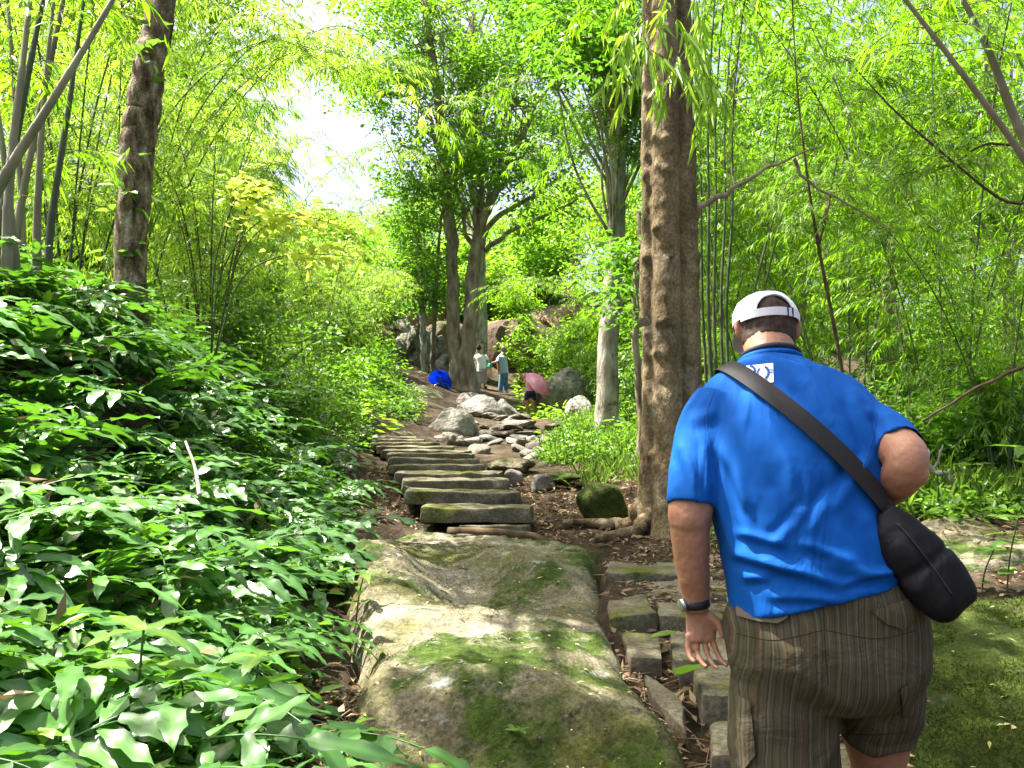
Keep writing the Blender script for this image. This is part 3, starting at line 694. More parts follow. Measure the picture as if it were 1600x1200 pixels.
# ---- the tree on the left, with flaky rough bark
LB = at(203, 545, 6.0); LB[2] = gz(LB[0], LB[1]) - 0.1
root = thing('rough_barked_tree', 'brown flaky-barked tree leaning right on the leafy bank', 'tree', LB)
o, p, _ = trunk([(0, 0, 0)] + [loc(x, y, Y, LB) for x, y, Y in ((203, 430, 6.0), (208, 330, 6.02), (213, 250, 6.05), (223, 170, 6.1), (238, 80, 6.15), (252, 0, 6.2), (275, -200, 6.4), (300, -420, 6.8))],
                 [0.145, 0.115, 0.118, 0.125, 0.12, 0.12, 0.115, 0.10, 0.085], M['bark_rough'], root, n=40, rings=130, amp=0.012, lump=0.09, seed=3, flare=0.35)
bc = ellipsoid_pts(np.array([0.4, -0.6, 5.9]), (2.3, 5.0, 1.2), 420, 15, 0.1)
sh_ = bc + LB - np.array(sun_dir) * ((bc + LB)[:, 2:] - 0.7) / sun_dir[2]             # where each bough shades the ground
lit = (np.abs(sh_[:, 1] - 3.6 + .12 * sh_[:, 0]) < .7) & (sh_[:, 0] > -1.2) & (sh_[:, 0] < .75)
lit2 = (np.hypot(sh_[:, 0] - .75, sh_[:, 1] - 2.0) < .5) | (np.hypot(sh_[:, 0] - 1.8, sh_[:, 1] - 3.2) < .3)
s45 = bc + LB - np.array(sun_dir) * ((bc + LB)[:, 2:] - 4.4) / sun_dir[2]
bc = bc[((s45[:, 0] < .15) | (s45[:, 0] > 1.7)) & ~lit & ~lit2 & (sh_[:, 0] > -.35)]  # unseen crown shaped to shade the path, gaps left for sun patches
g = G(); crown_leaves(g, bc, 0.45, 60, 0.15, 0.075, seed=4); g.build('crown', M['crown'], root)
g = G(); limbs(g, p[-8:], bc[:34], 0.055, 2); tag(g.build('limbs', M['bark_rough'], root), kind='stuff')
# leafy suckers climbing its trunk
g = G(); r_ = np.random.RandomState(5)
for k in range(16):
    i = r_.randint(18, 88); c = p[i] + np.array([r_.uniform(-.14, .16), -0.13, 0])
    crown_leaves(g, [c], 0.10, 3, 0.10, 0.075, 'ovate', seed=k)
tag(g.build('foliage', M['herb'], root), kind='stuff')

# ---- the twin-trunked tree in the middle
TB = at(728, 612, 26); TB[2] = gz(TB[0], TB[1]) - 0.15
root = thing('twin_trunked_tree', 'tall broad-crowned tree with two trunks joined at the base, beside the blue umbrella', 'tree', TB)
o, pa, _ = trunk([(-0.25, 0, 0)] + [loc(x, y, Y, TB) for x, y, Y in ((710, 560, 26), (707, 470, 26), (706, 380, 26), (698, 310, 26), (690, 200, 26.1), (672, 60, 26.2), (655, -60, 26.3))],
                  [.29, .235, .215, .20, .18, .15, .11, .06], M['bark_mid'], root, n=20, rings=80, amp=0.05, lump=.08, seed=6, flare=0.2)
o, pb, _ = trunk([(0.15, -.1, 0)] + [loc(x, y, Y, TB) for x, y, Y in ((729, 560, 25.9), (736, 480, 25.9), (742, 400, 25.9), (752, 350, 25.9), (770, 310, 25.8), (800, 240, 25.7), (850, 150, 25.6))],
                  [.33, .26, .235, .22, .17, .13, .10, .05], M['bark_mid'], root, n=20, rings=80, amp=0.05, lump=.08, seed=8, flare=0.22)
for k, (pts, r0) in enumerate([([(748, 385, 25.9), (770, 350, 25.7), (800, 325, 25.5), (840, 300, 25.4), (880, 275, 25.3), (930, 215, 25.2)], .11), ([(756, 392, 25.9), (800, 362, 25.6), (850, 338, 25.5), (905, 310, 25.4)], .09),
                               ([(742, 400, 25.9), (722, 340, 25.8), (714, 250, 25.7), (716, 190, 25.7)], .09), ([(745, 370, 25.8), (752, 260, 26), (745, 150, 26), (740, 20, 26)], .11),
                               ([(692, 230, 26.1), (650, 160, 26), (600, 140, 25.9), (555, 120, 25.8)], .09), ([(800, 240, 25.7), (830, 190, 25.6), (860, 120, 25.5)], .08), ([(690, 260, 26.1), (640, 230, 26), (600, 240, 26)], .06)]):
    g = G(); g.tube(jitter_path([loc(*q, TB) for q in pts], 30, 0.12, k + 20), np.linspace(r0, r0 * .35, 30), 8); g.build('limb', M['bark_mid'], root)
r_ = np.random.RandomState(31)
cs = []
for (px, py, Y, rx, ry, n) in [(575, 60, 25.8, 50, 60, 12), (640, 10, 26, 110, 60, 26), (620, 130, 25.8, 95, 55, 34), (720, 90, 26, 120, 90, 50), (820, 60, 25.6, 100, 90, 40), (880, 190, 25.3, 80, 90, 34), (720, 220, 25.8, 110, 60, 42),
                               (640, 285, 26, 60, 45, 18), (800, 270, 25.4, 90, 50, 26), (640, 365, 26.5, 40, 60, 14), (860, 330, 25.4, 60, 30, 10), (760, -40, 26, 180, 40, 30), (565, 150, 25.8, 35, 35, 8), (700, 300, 26.2, 60, 30, 12)]:
    for k in range(n):
        cs.append(at(px + r_.randn() * rx * .5, py + r_.randn() * ry * .5, Y + r_.uniform(-2.3, 2.3)) - TB)
cs = np.array(cs)
g = G(); crown_leaves(g, cs, 0.62, 66, 0.19, 0.095, seed=6, flat=0.55); g.build('crown', M['crown'], root)
g = G(); limbs(g, np.vstack([pa[35:], pb[40:]]), cs, 0.03, 3, share=0.35); tag(g.build('limbs', M['bark_mid'], root), kind='stuff')

# ---- pale straight trees and saplings behind
def slim_tree(name, label, pts, rads, mat, crown, cmat, leaf, seed, group=None, per=70, flare=0.25, cr=0.6):
    B = at(*pts[0]); B[2] = gz(B[0], B[1]) - 0.15
    root = thing(name, label, 'tree', B, 0, group)
    o, p, _ = trunk([(0, 0, 0)] + [loc(*q, B) for q in pts[1:]], rads, mat, root, n=16, rings=60, amp=0.02, lump=.06, seed=seed, flare=flare)
    r_ = np.random.RandomState(seed)
    cs = np.array([at(x + r_.randn() * rx * .5, y + r_.randn() * ry * .5, Y + r_.randn() * rz * .5) - B for (x, y, Y, rx, ry, rz, n) in crown for _ in range(n)])
    g = G(); crown_leaves(g, cs, cr, per, leaf, leaf * .5, seed=seed, flat=0.55); g.build('crown', cmat, root)
    g = G(); limbs(g, p[len(p) // 3:], cs, max(rads[-1] * .5, .012), seed, share=0.5); tag(g.build('limbs', mat, root), kind='stuff')
    return root
slim_tree('pale_tree', 'straight pale grey tree behind the woman in white', [(750, 602, 31), (748, 450, 31), (746, 330, 31), (743, 180, 31.3), (738, 20, 31.6)], [.34, .30, .27, .22, .15], M['bark_pale'],
          [(740, -20, 31.6, 150, 60, 3, 36), (700, 80, 32, 120, 60, 3, 26)], M['crown_dark'], .2, 41, cr=.8)
slim_tree('white_barked_tree', 'white-barked tree standing between the girl and the big trunk', [(948, 668, 14), (950, 560, 14), (958, 450, 14), (964, 330, 14), (962, 200, 14.1), (955, 60, 14.2), (950, -120, 14.3)],
          [.22, .185, .175, .16, .14, .11, .07], M['bark_pale'],
          [(930, 40, 13.5, 130, 90, 3, 60), (860, 20, 13.5, 100, 60, 3, 30), (975, 190, 14.3, 60, 100, 1.2, 26), (940, -60, 14, 200, 60, 3, 40), (965, 90, 13, 90, 70, 2, 24)], M['crown_dark'], .13, 42, flare=.3, cr=.42, per=80)
slim_tree('thin_tree', 'thin grey sapling left of the blue umbrella', [(663, 598, 27), (660, 500, 27), (656, 420, 27), (650, 330, 27)], [.12, .10, .08, .05], M['bark_pale'], [(650, 380, 27, 60, 70, 2, 18), (660, 470, 27, 50, 40, 2, 8)], M['crown_dark'], .17, 43)
slim_tree('thin_tree', 'dark slender sapling touching the left edge of the blue umbrella', [(676, 598, 27.4), (678, 500, 27.4), (684, 400, 27.4), (690, 330, 27.5)], [.10, .08, .06, .04], M['bark_mid'], [(680, 440, 27.4, 40, 60, 2, 14)], M['crown_dark'], .17, 44)
slim_tree('thin_tree', 'thin dark stem standing close to the left of the big trunk', [(1002, 560, 10), (992, 480, 10), (998, 420, 10), (1000, 330, 10.2)], [.05, .045, .04, .03], M['bark_mid'], [(985, 430, 10.2, 40, 60, 1, 10)], M['crown_dark'], .11, 45, cr=.3, flare=0)
slim_tree('bare_pole_tree', 'left of two bare pale trunks against the sky above the cliff', [(838, 470, 48), (838, 400, 48), (836, 330, 48), (835, 250, 48)], [.2, .19, .17, .12], M['bark_pale'], [(835, 200, 48, 60, 60, 3, 16)], M['far'], .3, 46, cr=1.0)
slim_tree('bare_pole_tree', 'right of two bare pale trunks against the sky above the cliff', [(849, 470, 49), (848, 400, 49), (847, 330, 49), (850, 250, 49)], [.17, .16, .15, .1], M['bark_pale'], [(850, 220, 49, 60, 60, 3, 12)], M['far'], .3, 47, cr=1.0)

# ---- bamboo: the culms on the far left
def px_culm(pts, B): return [loc(*q, B) for q in pts]
B = at(40, 520, 5.0); B[2] = gz(B[0], B[1])
cul = [[(118, 560, 5.2), (75, 420, 5.2), (110, 150, 5.3), (140, -60, 5.4)], [(78, 560, 5.1), (58, 420, 5.1), (66, 190, 5.1), (90, -60, 5.2)],
       [(10, 560, 4.7), (14, 300, 4.7), (40, 60, 4.8), (70, -200, 5)], [(-30, 560, 4.8), (10, 300, 4.8), (55, 60, 4.9), (85, -80, 5)],
       [(-90, 480, 4.6), (0, 290, 4.6), (80, 160, 4.6), (176, 0, 4.7), (215, -80, 4.8)], [(40, 560, 5.3), (34, 330, 5.3), (20, 110, 5.3), (6, -80, 5.4)],
       [(-10, 560, 5.2), (40, 280, 5.3), (95, 20, 5.4), (110, -70, 5.5)], [(30, 540, 4.9), (26, 420, 4.9), (0, 200, 4.9), (-40, -60, 5)]]
bamboo('bamboo_clump', 'clump of thick grey and green bamboo culms at the top left edge', B, [px_culm(c, B) for c in cul], M['culm_grey'], M['bamboo'], 51, r0=0.034, twigs=7, nl=14, L=.16, W=.018, lo=0.5, tl=.6)
for o in list(COL.objects):
    if o.parent and o.parent.name == 'bamboo_clump' and o.name.startswith('culm') and o.name in ('culm', 'culm.003'): 
        o.data.materials[0] = M['culm_green']

# ---- slim straight culms just right of the big tree
B = on(1112, 9.0)
cul = [[(1108 + dx, 640, 9 + dy), (1100 + dx * 1.1, 480, 9 + dy), (1096 + dx * 1.2 + k * 2, 330, 9 + dy), (1098 + dx * 1.5, 160, 9.1 + dy), (1110 + dx * 2, -60, 9.2 + dy), (1130 + dx * 3, -260, 9)] for k, (dx, dy) in enumerate([(-12, 0), (-2, .3), (6, -.2), (14, .1), (24, .4), (32, 0)])]
bamboo('slim_bamboo', 'bundle of slim upright bamboo stems right behind the big trunk', B, [px_culm(c, B) for c in cul], M['culm_green'], M['bamboo'], 52, r0=0.022, twigs=26, nl=16, L=.15, W=.016, lo=0.42, tl=.75)
B = on(1165, 11)
cul = [[(1150, 620, 11), (1180, 450, 11), (1212, 330, 11), (1245, 250, 11)], [(1160, 620, 11.2), (1195, 450, 11.2), (1224, 330, 11.2), (1252, 250, 11.2)]]
bamboo('slim_bamboo', 'pair of thin green bamboo stems leaning right behind the white cap', B, [px_culm(c, B) for c in cul], M['culm_green'], M['bamboo'], 53, r0=0.022, twigs=24, nl=18, L=.15, W=.016, lo=0.45, tl=.9)
B = on(1315, 7.5)
cul = [[(1325, 640, 7.5), (1305, 520, 7.5), (1278, 380, 7.4), (1262, 280, 7.3), (1245, 130, 7.3), (1235, -60, 7.3)], [(1278, 380, 7.4), (1292, 330, 7.5), (1298, 300, 7.6), (1310, 240, 7.7)]]
bamboo('sapling', 'thin dark forked stem rising just right of the white cap', B, [px_culm(c, B) for c in cul], M['twig'], M['bamboo'], 54, r0=0.022, twigs=24, nl=18, L=.13, W=.014, lo=0.35, tl=.7)
# ---- culms leaning across the top right corner
for lab, pts, r0, sd in [('thick bamboo culm leaning left, first from the top right corner', [(1700, 480, 4.2), (1640, 330, 4.15), (1595, 240, 4.1), (1500, 110, 4.0), (1415, 0, 3.95), (1300, -150, 3.9)], .034, 55),
                         ('thick bamboo culm crossing the top right corner, outermost of the two', [(1700, 400, 4.4), (1640, 280, 4.3), (1592, 200, 4.3), (1545, 80, 4.2), (1505, 0, 4.2), (1430, -150, 4.1)], .036, 56)]:
    B = on(1760, 4.3)
    rt = bamboo('leaning_bamboo', lab, B, [[(0, 0, -.1)] + px_culm(pts, B)], M['culm_grey'], M['bamboo'], sd, r0=r0, twigs=12, nl=14, L=.14, W=.015, lo=0.6, tl=.5)
B = on(1720, 6.2)
bamboo('leaning_bamboo', 'thin brown bamboo culm arching left across the upper right', B, [[(0, 0, -.1)] + px_culm([(1680, 360, 6.2), (1570, 315, 6.1), (1480, 245, 6), (1400, 175, 5.9), (1330, 100, 5.9)], B),
       [(0, 0, -.1)] + px_culm([(1670, 300, 6.4), (1560, 225, 6.3), (1490, 255, 6.2), (1440, 275, 6.1)], B)], M['twig'], M['bamboo'], 57, r0=.02, twigs=26, nl=18, L=.14, W=.015, lo=.4, tl=.6)

# ---- bamboo sprays hanging in front of the big trunk, from a culm that arches overhead
B = on(1790, 5.0)
root = thing('overhanging_bamboo', 'bright bamboo shoots hanging in front of the upper part of the big trunk', 'bamboo', B)
pc = curve([(0, 0, -.1)] + px_culm([(1780, 200, 5), (1600, -160, 5), (1330, -200, 4.9), (1180, -140, 4.8), (1090, -70, 4.7), (1060, -20, 4.7)], B), 40)
culm_tube(pc, .026, .006).build('culm', M['culm_green'], root)
lf, tw = G(), G(); r_ = np.random.RandomState(8)
SPR = [(1060, -60, -.25, -.7, .55, 16), (1080, -40, .1, -.9, .7, 20), (1100, 0, -.2, -.8, .5, 18), (1090, 40, .05, -.8, .45, 16), (1070, 80, -.45, -.6, .35, 12), (1060, 10, -.8, -.3, .45, 14), (1100, 90, .1, -1, .3, 12), (1040, -50, -.6, -.4, .5, 14), (1110, -40, .5, -.7, .5, 14), (1055, 115, -.6, -.5, .25, 9)]
SPR += [(1040 + r_.uniform(-40, 70), r_.uniform(-20, 110), r_.uniform(-.8, .5), r_.uniform(-.9, -.3), r_.uniform(.25, .5), 14) for _ in range(12)]
for (px, py, dx, dz, ln, n) in SPR:
    spray(lf, tw, loc(px, py, 4.65 + r_.uniform(-.15, .15), B), np.array([dx, -.2, dz]), ln, n, .17, .022, r_, 'blade', .3, .003)
for k in range(10):  # sprays out of view overhead, added to shade the ground
    i = r_.randint(14, 30); az = r_.uniform(0, 6.28); spray(lf, tw, pc[i], np.array([math.cos(az), math.sin(az), .1]), .6, 16, .16, .018, r_, 'diamond', .6)
M['sunlit_shoot'] = leaf_mat('sunlit_shoot_leaf', (0.12, 0.24, 0.02), (0.22, 0.36, 0.035), (0.50, 0.78, 0.04), 0.5, 0.42, 0.4)  # brighter leaf colour gives the sprays a sunlit look
lf.build('foliage', M['sunlit_shoot'], root); tag(tw.build('twigs', M['twig'], root), kind='stuff')

# ---- feathery bamboo thickets, copied from a few kinds
protos = []
for k, (n, h, ln, m) in enumerate([(8, 5.0, 1.7, 'bamboo_overexposed'), (8, 5.6, 2.4, 'bamboo_overexposed'), (5, 7.5, 3.4, 'bamboo'), (5, 8.5, 4.2, 'bamboo'), (5, 6.0, 2.8, 'bamboo')]):
    protos.append(bamboo('feathery_bamboo', '', (0, 0, 0), clump_paths(n, h, ln, 60 + k), M['culm_green'], M[m], 60 + k, r0=.014, twigs=66 if k < 2 else 120, nl=22, L=.17, W=.018, lo=.12, tl=1.0))
used = set()
def plant(proto, px, Y, sc, label, group=None, rz=None, dz=0.0):
    P = on(px, Y); P[2] += dz
    rz = random.uniform(0, 6.28) if rz is None else rz
    if id(proto) not in used:
        used.add(id(proto)); o = proto; o.location = P; o.rotation_euler = (0, 0, rz); o.scale = (sc,) * 3
        o['label'] = label
        if group: o['group'] = group
    else: o = dup(proto, P, rz, sc, label, group)
    return o
MIDL = 'feathery bamboo on the left slope'
for k, px, Y, sc, lab in [(0, 300, 12.5, 1.0, 'pale feathery bamboo clump right of the rough-barked trunk'), (1, 360, 15, .85, 'pale feathery bamboo clump behind the yellow-leaved shrub'), (0, 500, 17.5, .72, 'low pale bamboo clump sloping towards the saplings'),
                          (1, 180, 10, .95, 'pale bamboo clump behind the rough-barked trunk'), (0, 90, 9.5, 1.0, 'pale bamboo clump behind the thick grey culms'), (1, 560, 21, .7, 'small pale bamboo clump nearest the sunlit rock pile'),
                          (4, 230, 19, 1.1, 'tall pale bamboo high behind the other left clumps'), (4, 20, 13, 1.15, 'tall bamboo at the far left edge behind the culms'), (4, 180, 17, 1.3, 'tall leaning bamboo above the rough-barked trunk')]:
    plant(protos[k], px, Y, sc, lab, MIDL)
MIDR = 'feathery bamboo behind the man'
for k, px, Y, sc, lab in [(2, 1180, 13, 1.0, 'feathery bamboo clump seen left of the white cap'), (3, 1330, 11, 1.0, 'feathery bamboo clump straight above the right shoulder'), (2, 1480, 9.5, 1.0, 'feathery bamboo clump right of the thin forked stem'),
                          (3, 1600, 11.5, 1.0, 'tall feathery bamboo at the right edge, in front'), (4, 1390, 14.5, 1.0, 'feathery bamboo in the gap above the right elbow'), (4, 1560, 7.6, .62, 'low sunlit bamboo beside the black bag strap, right of the elbow'), (2, 1250, 16, 1.1, 'tall bamboo behind the white cap'),
                          (3, 1100, 17, 1.0, 'tall bamboo behind the slim upright stems'), (4, 1700, 9, 1.0, 'bamboo clump cut by the right edge'), (4, 1000, 19, .8, 'bamboo clump seen between the white-barked tree and the big trunk')]:
    plant(protos[k], px, Y, sc, lab, MIDR)

# ---- background trees up the slope
bgp = []
for k, (hh, rr_, m) in enumerate([(9, 3.0, 'far'), (11, 3.4, 'crown'), (7.5, 3.2, 'far')]):
    root = thing('slope_tree', '', 'tree'); r_ = np.random.RandomState(80 + k)
    o, p, _ = trunk([(0, 0, -.3), (.1, 0, hh * .35), (-.1, .1, hh * .7), (.1, 0, hh)], [.2, .16, .11, .04], M['bark_mid'], root, n=10, rings=30, amp=.1, seed=80 + k)
    cs = np.vstack([ellipsoid_pts((0, 0, hh * .72), (rr_, rr_, hh * .36), 120, 80 + k, .3)])
    g = G(); crown_leaves(g, cs, .75, 62, .24, .12, seed=80 + k, flat=.6); g.build('crown', M[m], root)
    g = G(); limbs(g, p[8:], cs, .035, k, share=.4); tag(g.build('limbs', M['bark_mid'], root), kind='stuff')
    bgp.append(root)
FAR = 'trees up the slope'
for k, px, Y, sc, lab in [(0, 60, 22, 1.15, 'tree crown high behind the bamboo at the left edge'), (1, 230, 25, 1.15, 'tall tree behind the rough-barked trunk'), (0, 270, 27, .85, 'tree left of the bright sky gap'), (2, 450, 32, .55, 'low tree under the bright sky gap'), (2, 560, 36, .5, 'low tree under the sky gap, nearest the twin trunks'),
                          (0, 360, 40, .8, 'distant tree left of the sky gap'), (2, 640, 42, .7, 'tree behind the left side of the twin-trunked crown'), (1, 700, 50, .7, 'tree behind the twin trunks, above the brown rock face'), (2, 900, 44, .85, 'tree above the grey boulders, left of the white bark'), (0, 960, 34, .9, 'tree behind the white-barked trunk'),
                          (2, 1040, 38, 1.0, 'tree behind the big trunk'), (1, 1130, 30, 1.0, 'tree in the gap right of the big trunk'), (0, 1260, 28, 1.0, 'tree far behind the white cap'), (2, 1400, 30, 1.0, 'tree far behind the right shoulder'), (0, 1530, 27, 1.0, 'tree far behind the right-hand bamboo'), (1, 1680, 30, 1.0, 'tree far behind the right edge'), (1, -60, 30, 1.2, 'tree far behind the left edge'),
                          (1, 1160, 19, .9, 'leafy tree close behind the slim upright stems'), (0, 1400, 20, 1.05, 'leafy tree rising behind the right-hand bamboo, above the shoulder'), (1, 1580, 18, .95, 'leafy tree rising at the right edge behind the bamboo'), (2, 1200, 46, 1.2, 'distant tree right of the big trunk'), (2, 1350, 50, 1.2, 'distant tree behind the thin forked stem'), (2, 800, 60, .8, 'distant tree on top of the slope in the middle')]:
    plant(bgp[k], px, Y, sc, lab, FAR)

# ---- bushes
def bush(name, label, P, R3, n, per, leaf, w, mat, seed, kind='ovate', cr=.22, group=None, cat='bush', stems=8):
    root = thing(name, label, cat, P, 0, group)
    cs = ellipsoid_pts((0, 0, R3[2] * 0.9), R3, n, seed, .25); cs = cs[cs[:, 2] > 0.0]
    g = G(); crown_leaves(g, cs, cr, per, leaf, w, kind, seed=seed, flat=.6); g.build('foliage', mat, root)
    g = G(); limbs(g, np.array([0, 0, -.05]), cs[:stems * 3], .014, seed, share=.5); tag(g.build('stems', M['twig'], root), kind='stuff')
    return root
for k, (px, Y, R3, lab, m, lf) in enumerate([(395, 9.6, (.85, .7, .75), 'bush with small glossy leaves below the yellow-leaved shrub', 'herb', .09), (470, 11.5, (.9, .8, .8), 'shady bush right of the yellow-leaved shrub', 'herb', .09), (540, 13.5, (.85, .8, .6), 'broad bush overhanging the path above the steps', 'crown', .10),
                                             (575, 17.5, (.95, .8, .65), 'dark green bush left of the sloping bare rock', 'crown', .11), (510, 21, (1.1, 1, .9), 'bush at the left of the sunlit rock pile', 'herb', .12), (320, 8.6, (.7, .6, .6), 'leafy bush at the foot of the thin brown bamboo', 'herb', .09),
                                             (500, 10.2, (.55, .5, .35), 'low sunlit bush left of the topmost steps', 'herb', .08), (440, 8.6, (.6, .5, .35), 'low bush on the edge of the leafy bank', 'herb', .08),
                                             (835, 31, (1.5, 1.2, 1.5), 'bright bush between the man in pale blue and the pink umbrella', 'far', .16), (905, 29, (1.4, 1.2, 1.6), 'bright bush right of the pink umbrella', 'far', .15), (800, 35, (1.3, 1.2, 1.6), 'tall shrub behind the man in pale blue', 'far', .17), (950, 24, (1.2, 1, 1.2), 'bright bush behind the white-barked trunk', 'far', .14),
                                             (1000, 14.5, (.8, .7, .8), 'green bush between the white-barked tree and the big trunk', 'herb', .10), (1480, 8.6, (1.0, .7, .55), 'leafy bush beside the right elbow', 'herb', .10), (1590, 8.0, (.9, .7, .7), 'dark leafy bush at the right edge above the fallen branch', 'crown_dark', .13), (1400, 11, (1.3, .9, .7), 'bush behind the right upper arm', 'herb', .10), (1200, 14, (1.3, .9, .8), 'low bush left of the man in blue, behind the big tree', 'herb', .11)]):
    bush('bush', lab, on(px, Y), R3, int(60 * max(R3)), 34, lf, lf * .5, M[m], 100 + k, cr=.2 + .02 * Y / 5)

# ---- shrubs covering the slope
sp_ = []
for k, (R3, m) in enumerate([((1.5, 1.3, 1.3), 'far'), ((1.2, 1.2, 1.7), 'crown'), ((1.8, 1.4, 1.0), 'far')]):
    o = bush('slope_shrub', '', (0, 0, 0), R3, 80, 46, .20, .09, M[m], 140 + k, cr=.42, cat='shrub', kind='diamond'); sp_.append(o)
r_ = np.random.RandomState(150); n_ = 0
while n_ < 110:
    Y = r_.uniform(17, 62); px = r_.uniform(-150, 1750)
    if 560 < px < 880 and Y < 36: continue
    if px > 800 and Y < 20 and px < 1000: continue
    s = r_.uniform(.7, 1.25) * (1 + Y / 90); P = on(px, Y); n_ += 1
    lab = 'green shrub in the thicket covering the slope behind the trees'
    if n_ <= 3: o = sp_[n_ - 1]; o.location = P; o.scale = (s,) * 3; o['label'] = lab; o['group'] = 'shrubs on the slope'
    else: dup(sp_[n_ % 3], P, r_.uniform(0, 6.28), s, lab, 'shrubs on the slope')

# ---- the shrub with broad yellow leaves
B = on(330, 6.8)
root = thing('yellow_leaved_shrub', 'shrub whose branches carry broad glowing yellow leaves', 'shrub', B)
lf, tw = G(), G(); r_ = np.random.RandomState(12)
for pts, lo in [([(330, 560, 6.8), (345, 430, 6.7), (400, 350, 6.6), (470, 335, 6.5), (555, 368, 6.4)], .42), ([(335, 560, 6.8), (375, 440, 6.8), (440, 400, 6.7), (510, 398, 6.6), (560, 402, 6.5)], .5), ([(330, 560, 6.8), (335, 420, 6.7), (360, 330, 6.6), (385, 295, 6.5), (405, 292, 6.5)], .62), ([(335, 560, 6.8), (370, 410, 6.6), (430, 345, 6.5), (500, 345, 6.4)], .55)]:
    p = curve(px_culm(pts, B), 30); tw.tube(p, np.linspace(.008, .0025, 30), 6)
    n = 90; u = r_.uniform(lo, 1, n); P = np.stack([np.interp(u, np.linspace(0, 1, 30), p[:, i]) for i in range(3)], 1) + r_.randn(n, 3) * [.12, .12, .055]
    lf.leaves(P, r_.randn(n, 3) * [1, 1, .25] + [.5, -.3, -.15], np.array([0, 0, 1.0]) + r_.randn(n, 3) * .25, r_.uniform(.06, .11, n), r_.uniform(.05, .085, n), 'ovate', .12, .25)
lf.build('foliage', M['yellow'], root); tag(tw.build('branches', M['culm_green'], root), kind='stuff')
# thin brown bamboo canes at (330, 480)
B = on(325, 9.4)
cp = [[(0 + .12 * math.cos(a), .12 * math.sin(a), -.1), (.2 * math.cos(a), .2 * math.sin(a), 1.0), (.45 * math.cos(a), .4 * math.sin(a), 2.0), (.9 * math.cos(a), .7 * math.sin(a), 2.7)] for a in np.linspace(0, 6, 13)]
bamboo('brown_bamboo', 'dense tuft of thin brown bamboo canes left of the yellow-leaved shrub', B, cp, M['twig'], M['bamboo_overexposed'], 58, r0=.012, twigs=22, nl=16, L=.15, W=.015, lo=.35, tl=.55)

# ---- ferns on the bank
def frond(g, base, az, elev, length, pairs, lw, ll, r_, hang=0.9):
    t = np.linspace(0, 1, 14)[:, None]
    a = np.array([math.cos(az), math.sin(az), 0])
    path = np.asarray(base) + a * length * (t * math.cos(elev) + .25 * t ** 2) + np.array([0, 0, 1.0]) * length * (t * math.sin(elev) - hang * .55 * t ** 2)
    g.tube(path, np.linspace(.0045, .0018, 14), 4, cap=False, rnd=r_.rand())
    T = unit(np.gradient(path, axis=0)); rn = r_.rand()
    for k in range(pairs):
        u = .22 + .74 * k / pairs; i = int(u * 13); P = path[i] + (path[i + 1] - path[i]) * (u * 13 - i)
        S = unit(np.cross(T[i], [0, 0, 1.0])); N_ = unit(np.cross(S, T[i]))
        for sgn in (-1, 1):
            D = unit(S * sgn + T[i] * r_.uniform(.35, .75) + N_ * r_.uniform(-.2, .15)); L = ll * (1 - .35 * abs(u - .5) * 2) * r_.uniform(.85, 1.15)
            leaflet(g, P + r_.randn(3) * .004, D, unit(N_ + r_.randn(3) * .18), L, lw * .5 * r_.uniform(.85, 1.15), r_, rn + r_.uniform(-.25, .25))
    leaflet(g, path[-1], T[-1], unit(np.cross(unit(np.cross(T[-1], [0, 0, 1.0])), T[-1])), ll * 1.1, lw * .55, r_, rn)

fp = []
FERN = 'lobed ferns on the bank'
for k in range(6):
    r_ = np.random.RandomState(200 + k); root = thing('fern', '', 'fern', (0, 0, 0), 0, FERN)
    for j in range(6 + k % 3):
        g = G(); frond(g, (0, 0, 0), j * 2.4 + r_.uniform(-.4, .4), R(r_.uniform(35, 75)), r_.uniform(.38, .64), 4 + (j + k) % 3, r_.uniform(.042, .06), r_.uniform(.15, .22), r_)
        g.build('frond', M['fern'], root)
    fp.append(root)
def edge_x(Y): return float(np.interp(Y, [1.0, 2.6, 3.7, 5, 6.3, 8, 9.5, 11.5], [-.30, -.60, -.78, -1.10, -1.33, -1.62, -2.05, -2.35]))
r_ = np.random.RandomState(77)
pos = []
tries = 0
while len(pos) < 270 and tries < 60000:
    tries += 1
    Y = 1.55 + 7.2 * r_.rand() ** 1.25; X = edge_x(Y) - (.40 if Y < 4.5 else .16) - abs(r_.rand() ** 1.1) * (1.2 + .42 * Y)
    if X / Y < -.78: continue
    px = 800 + X / Y * F_PX; z = gz(X, Y); py = HORIZON - (z - EYE) / Y * F_PX
    # the bare dark hollow under the roots at the upper left
    if 0 < px < 230 and 600 < py < 770 and r_.rand() < .96: continue
    if min([9] + [math.hypot(X - a, Y - b) for a, b, c in pos]) < .13 + .018 * Y: continue
    pos.append((X, Y, z))
fern_lab = 'glossy green lobed fern in the thick mass covering the bank left of the slab'
for i, (X, Y, z) in enumerate(pos):
    pr = fp[i % 6]; s = r_.uniform(.75, 1.2) * (0.92 if Y < 3 else 1.0)
    out = math.atan2(-0.5, 1.0)
    tl = (R(r_.uniform(-6, 22)), R(r_.uniform(0, 24)))
    if i < 6: o = pr; o.location = (X, Y, z); o.scale = (s,) * 3; o.rotation_euler = (tl[0], tl[1], r_.uniform(0, 6.28)); o['label'] = fern_lab
    else: dup(pr, (X, Y, z), r_.uniform(0, 6.28), s, fern_lab, FERN, tl)
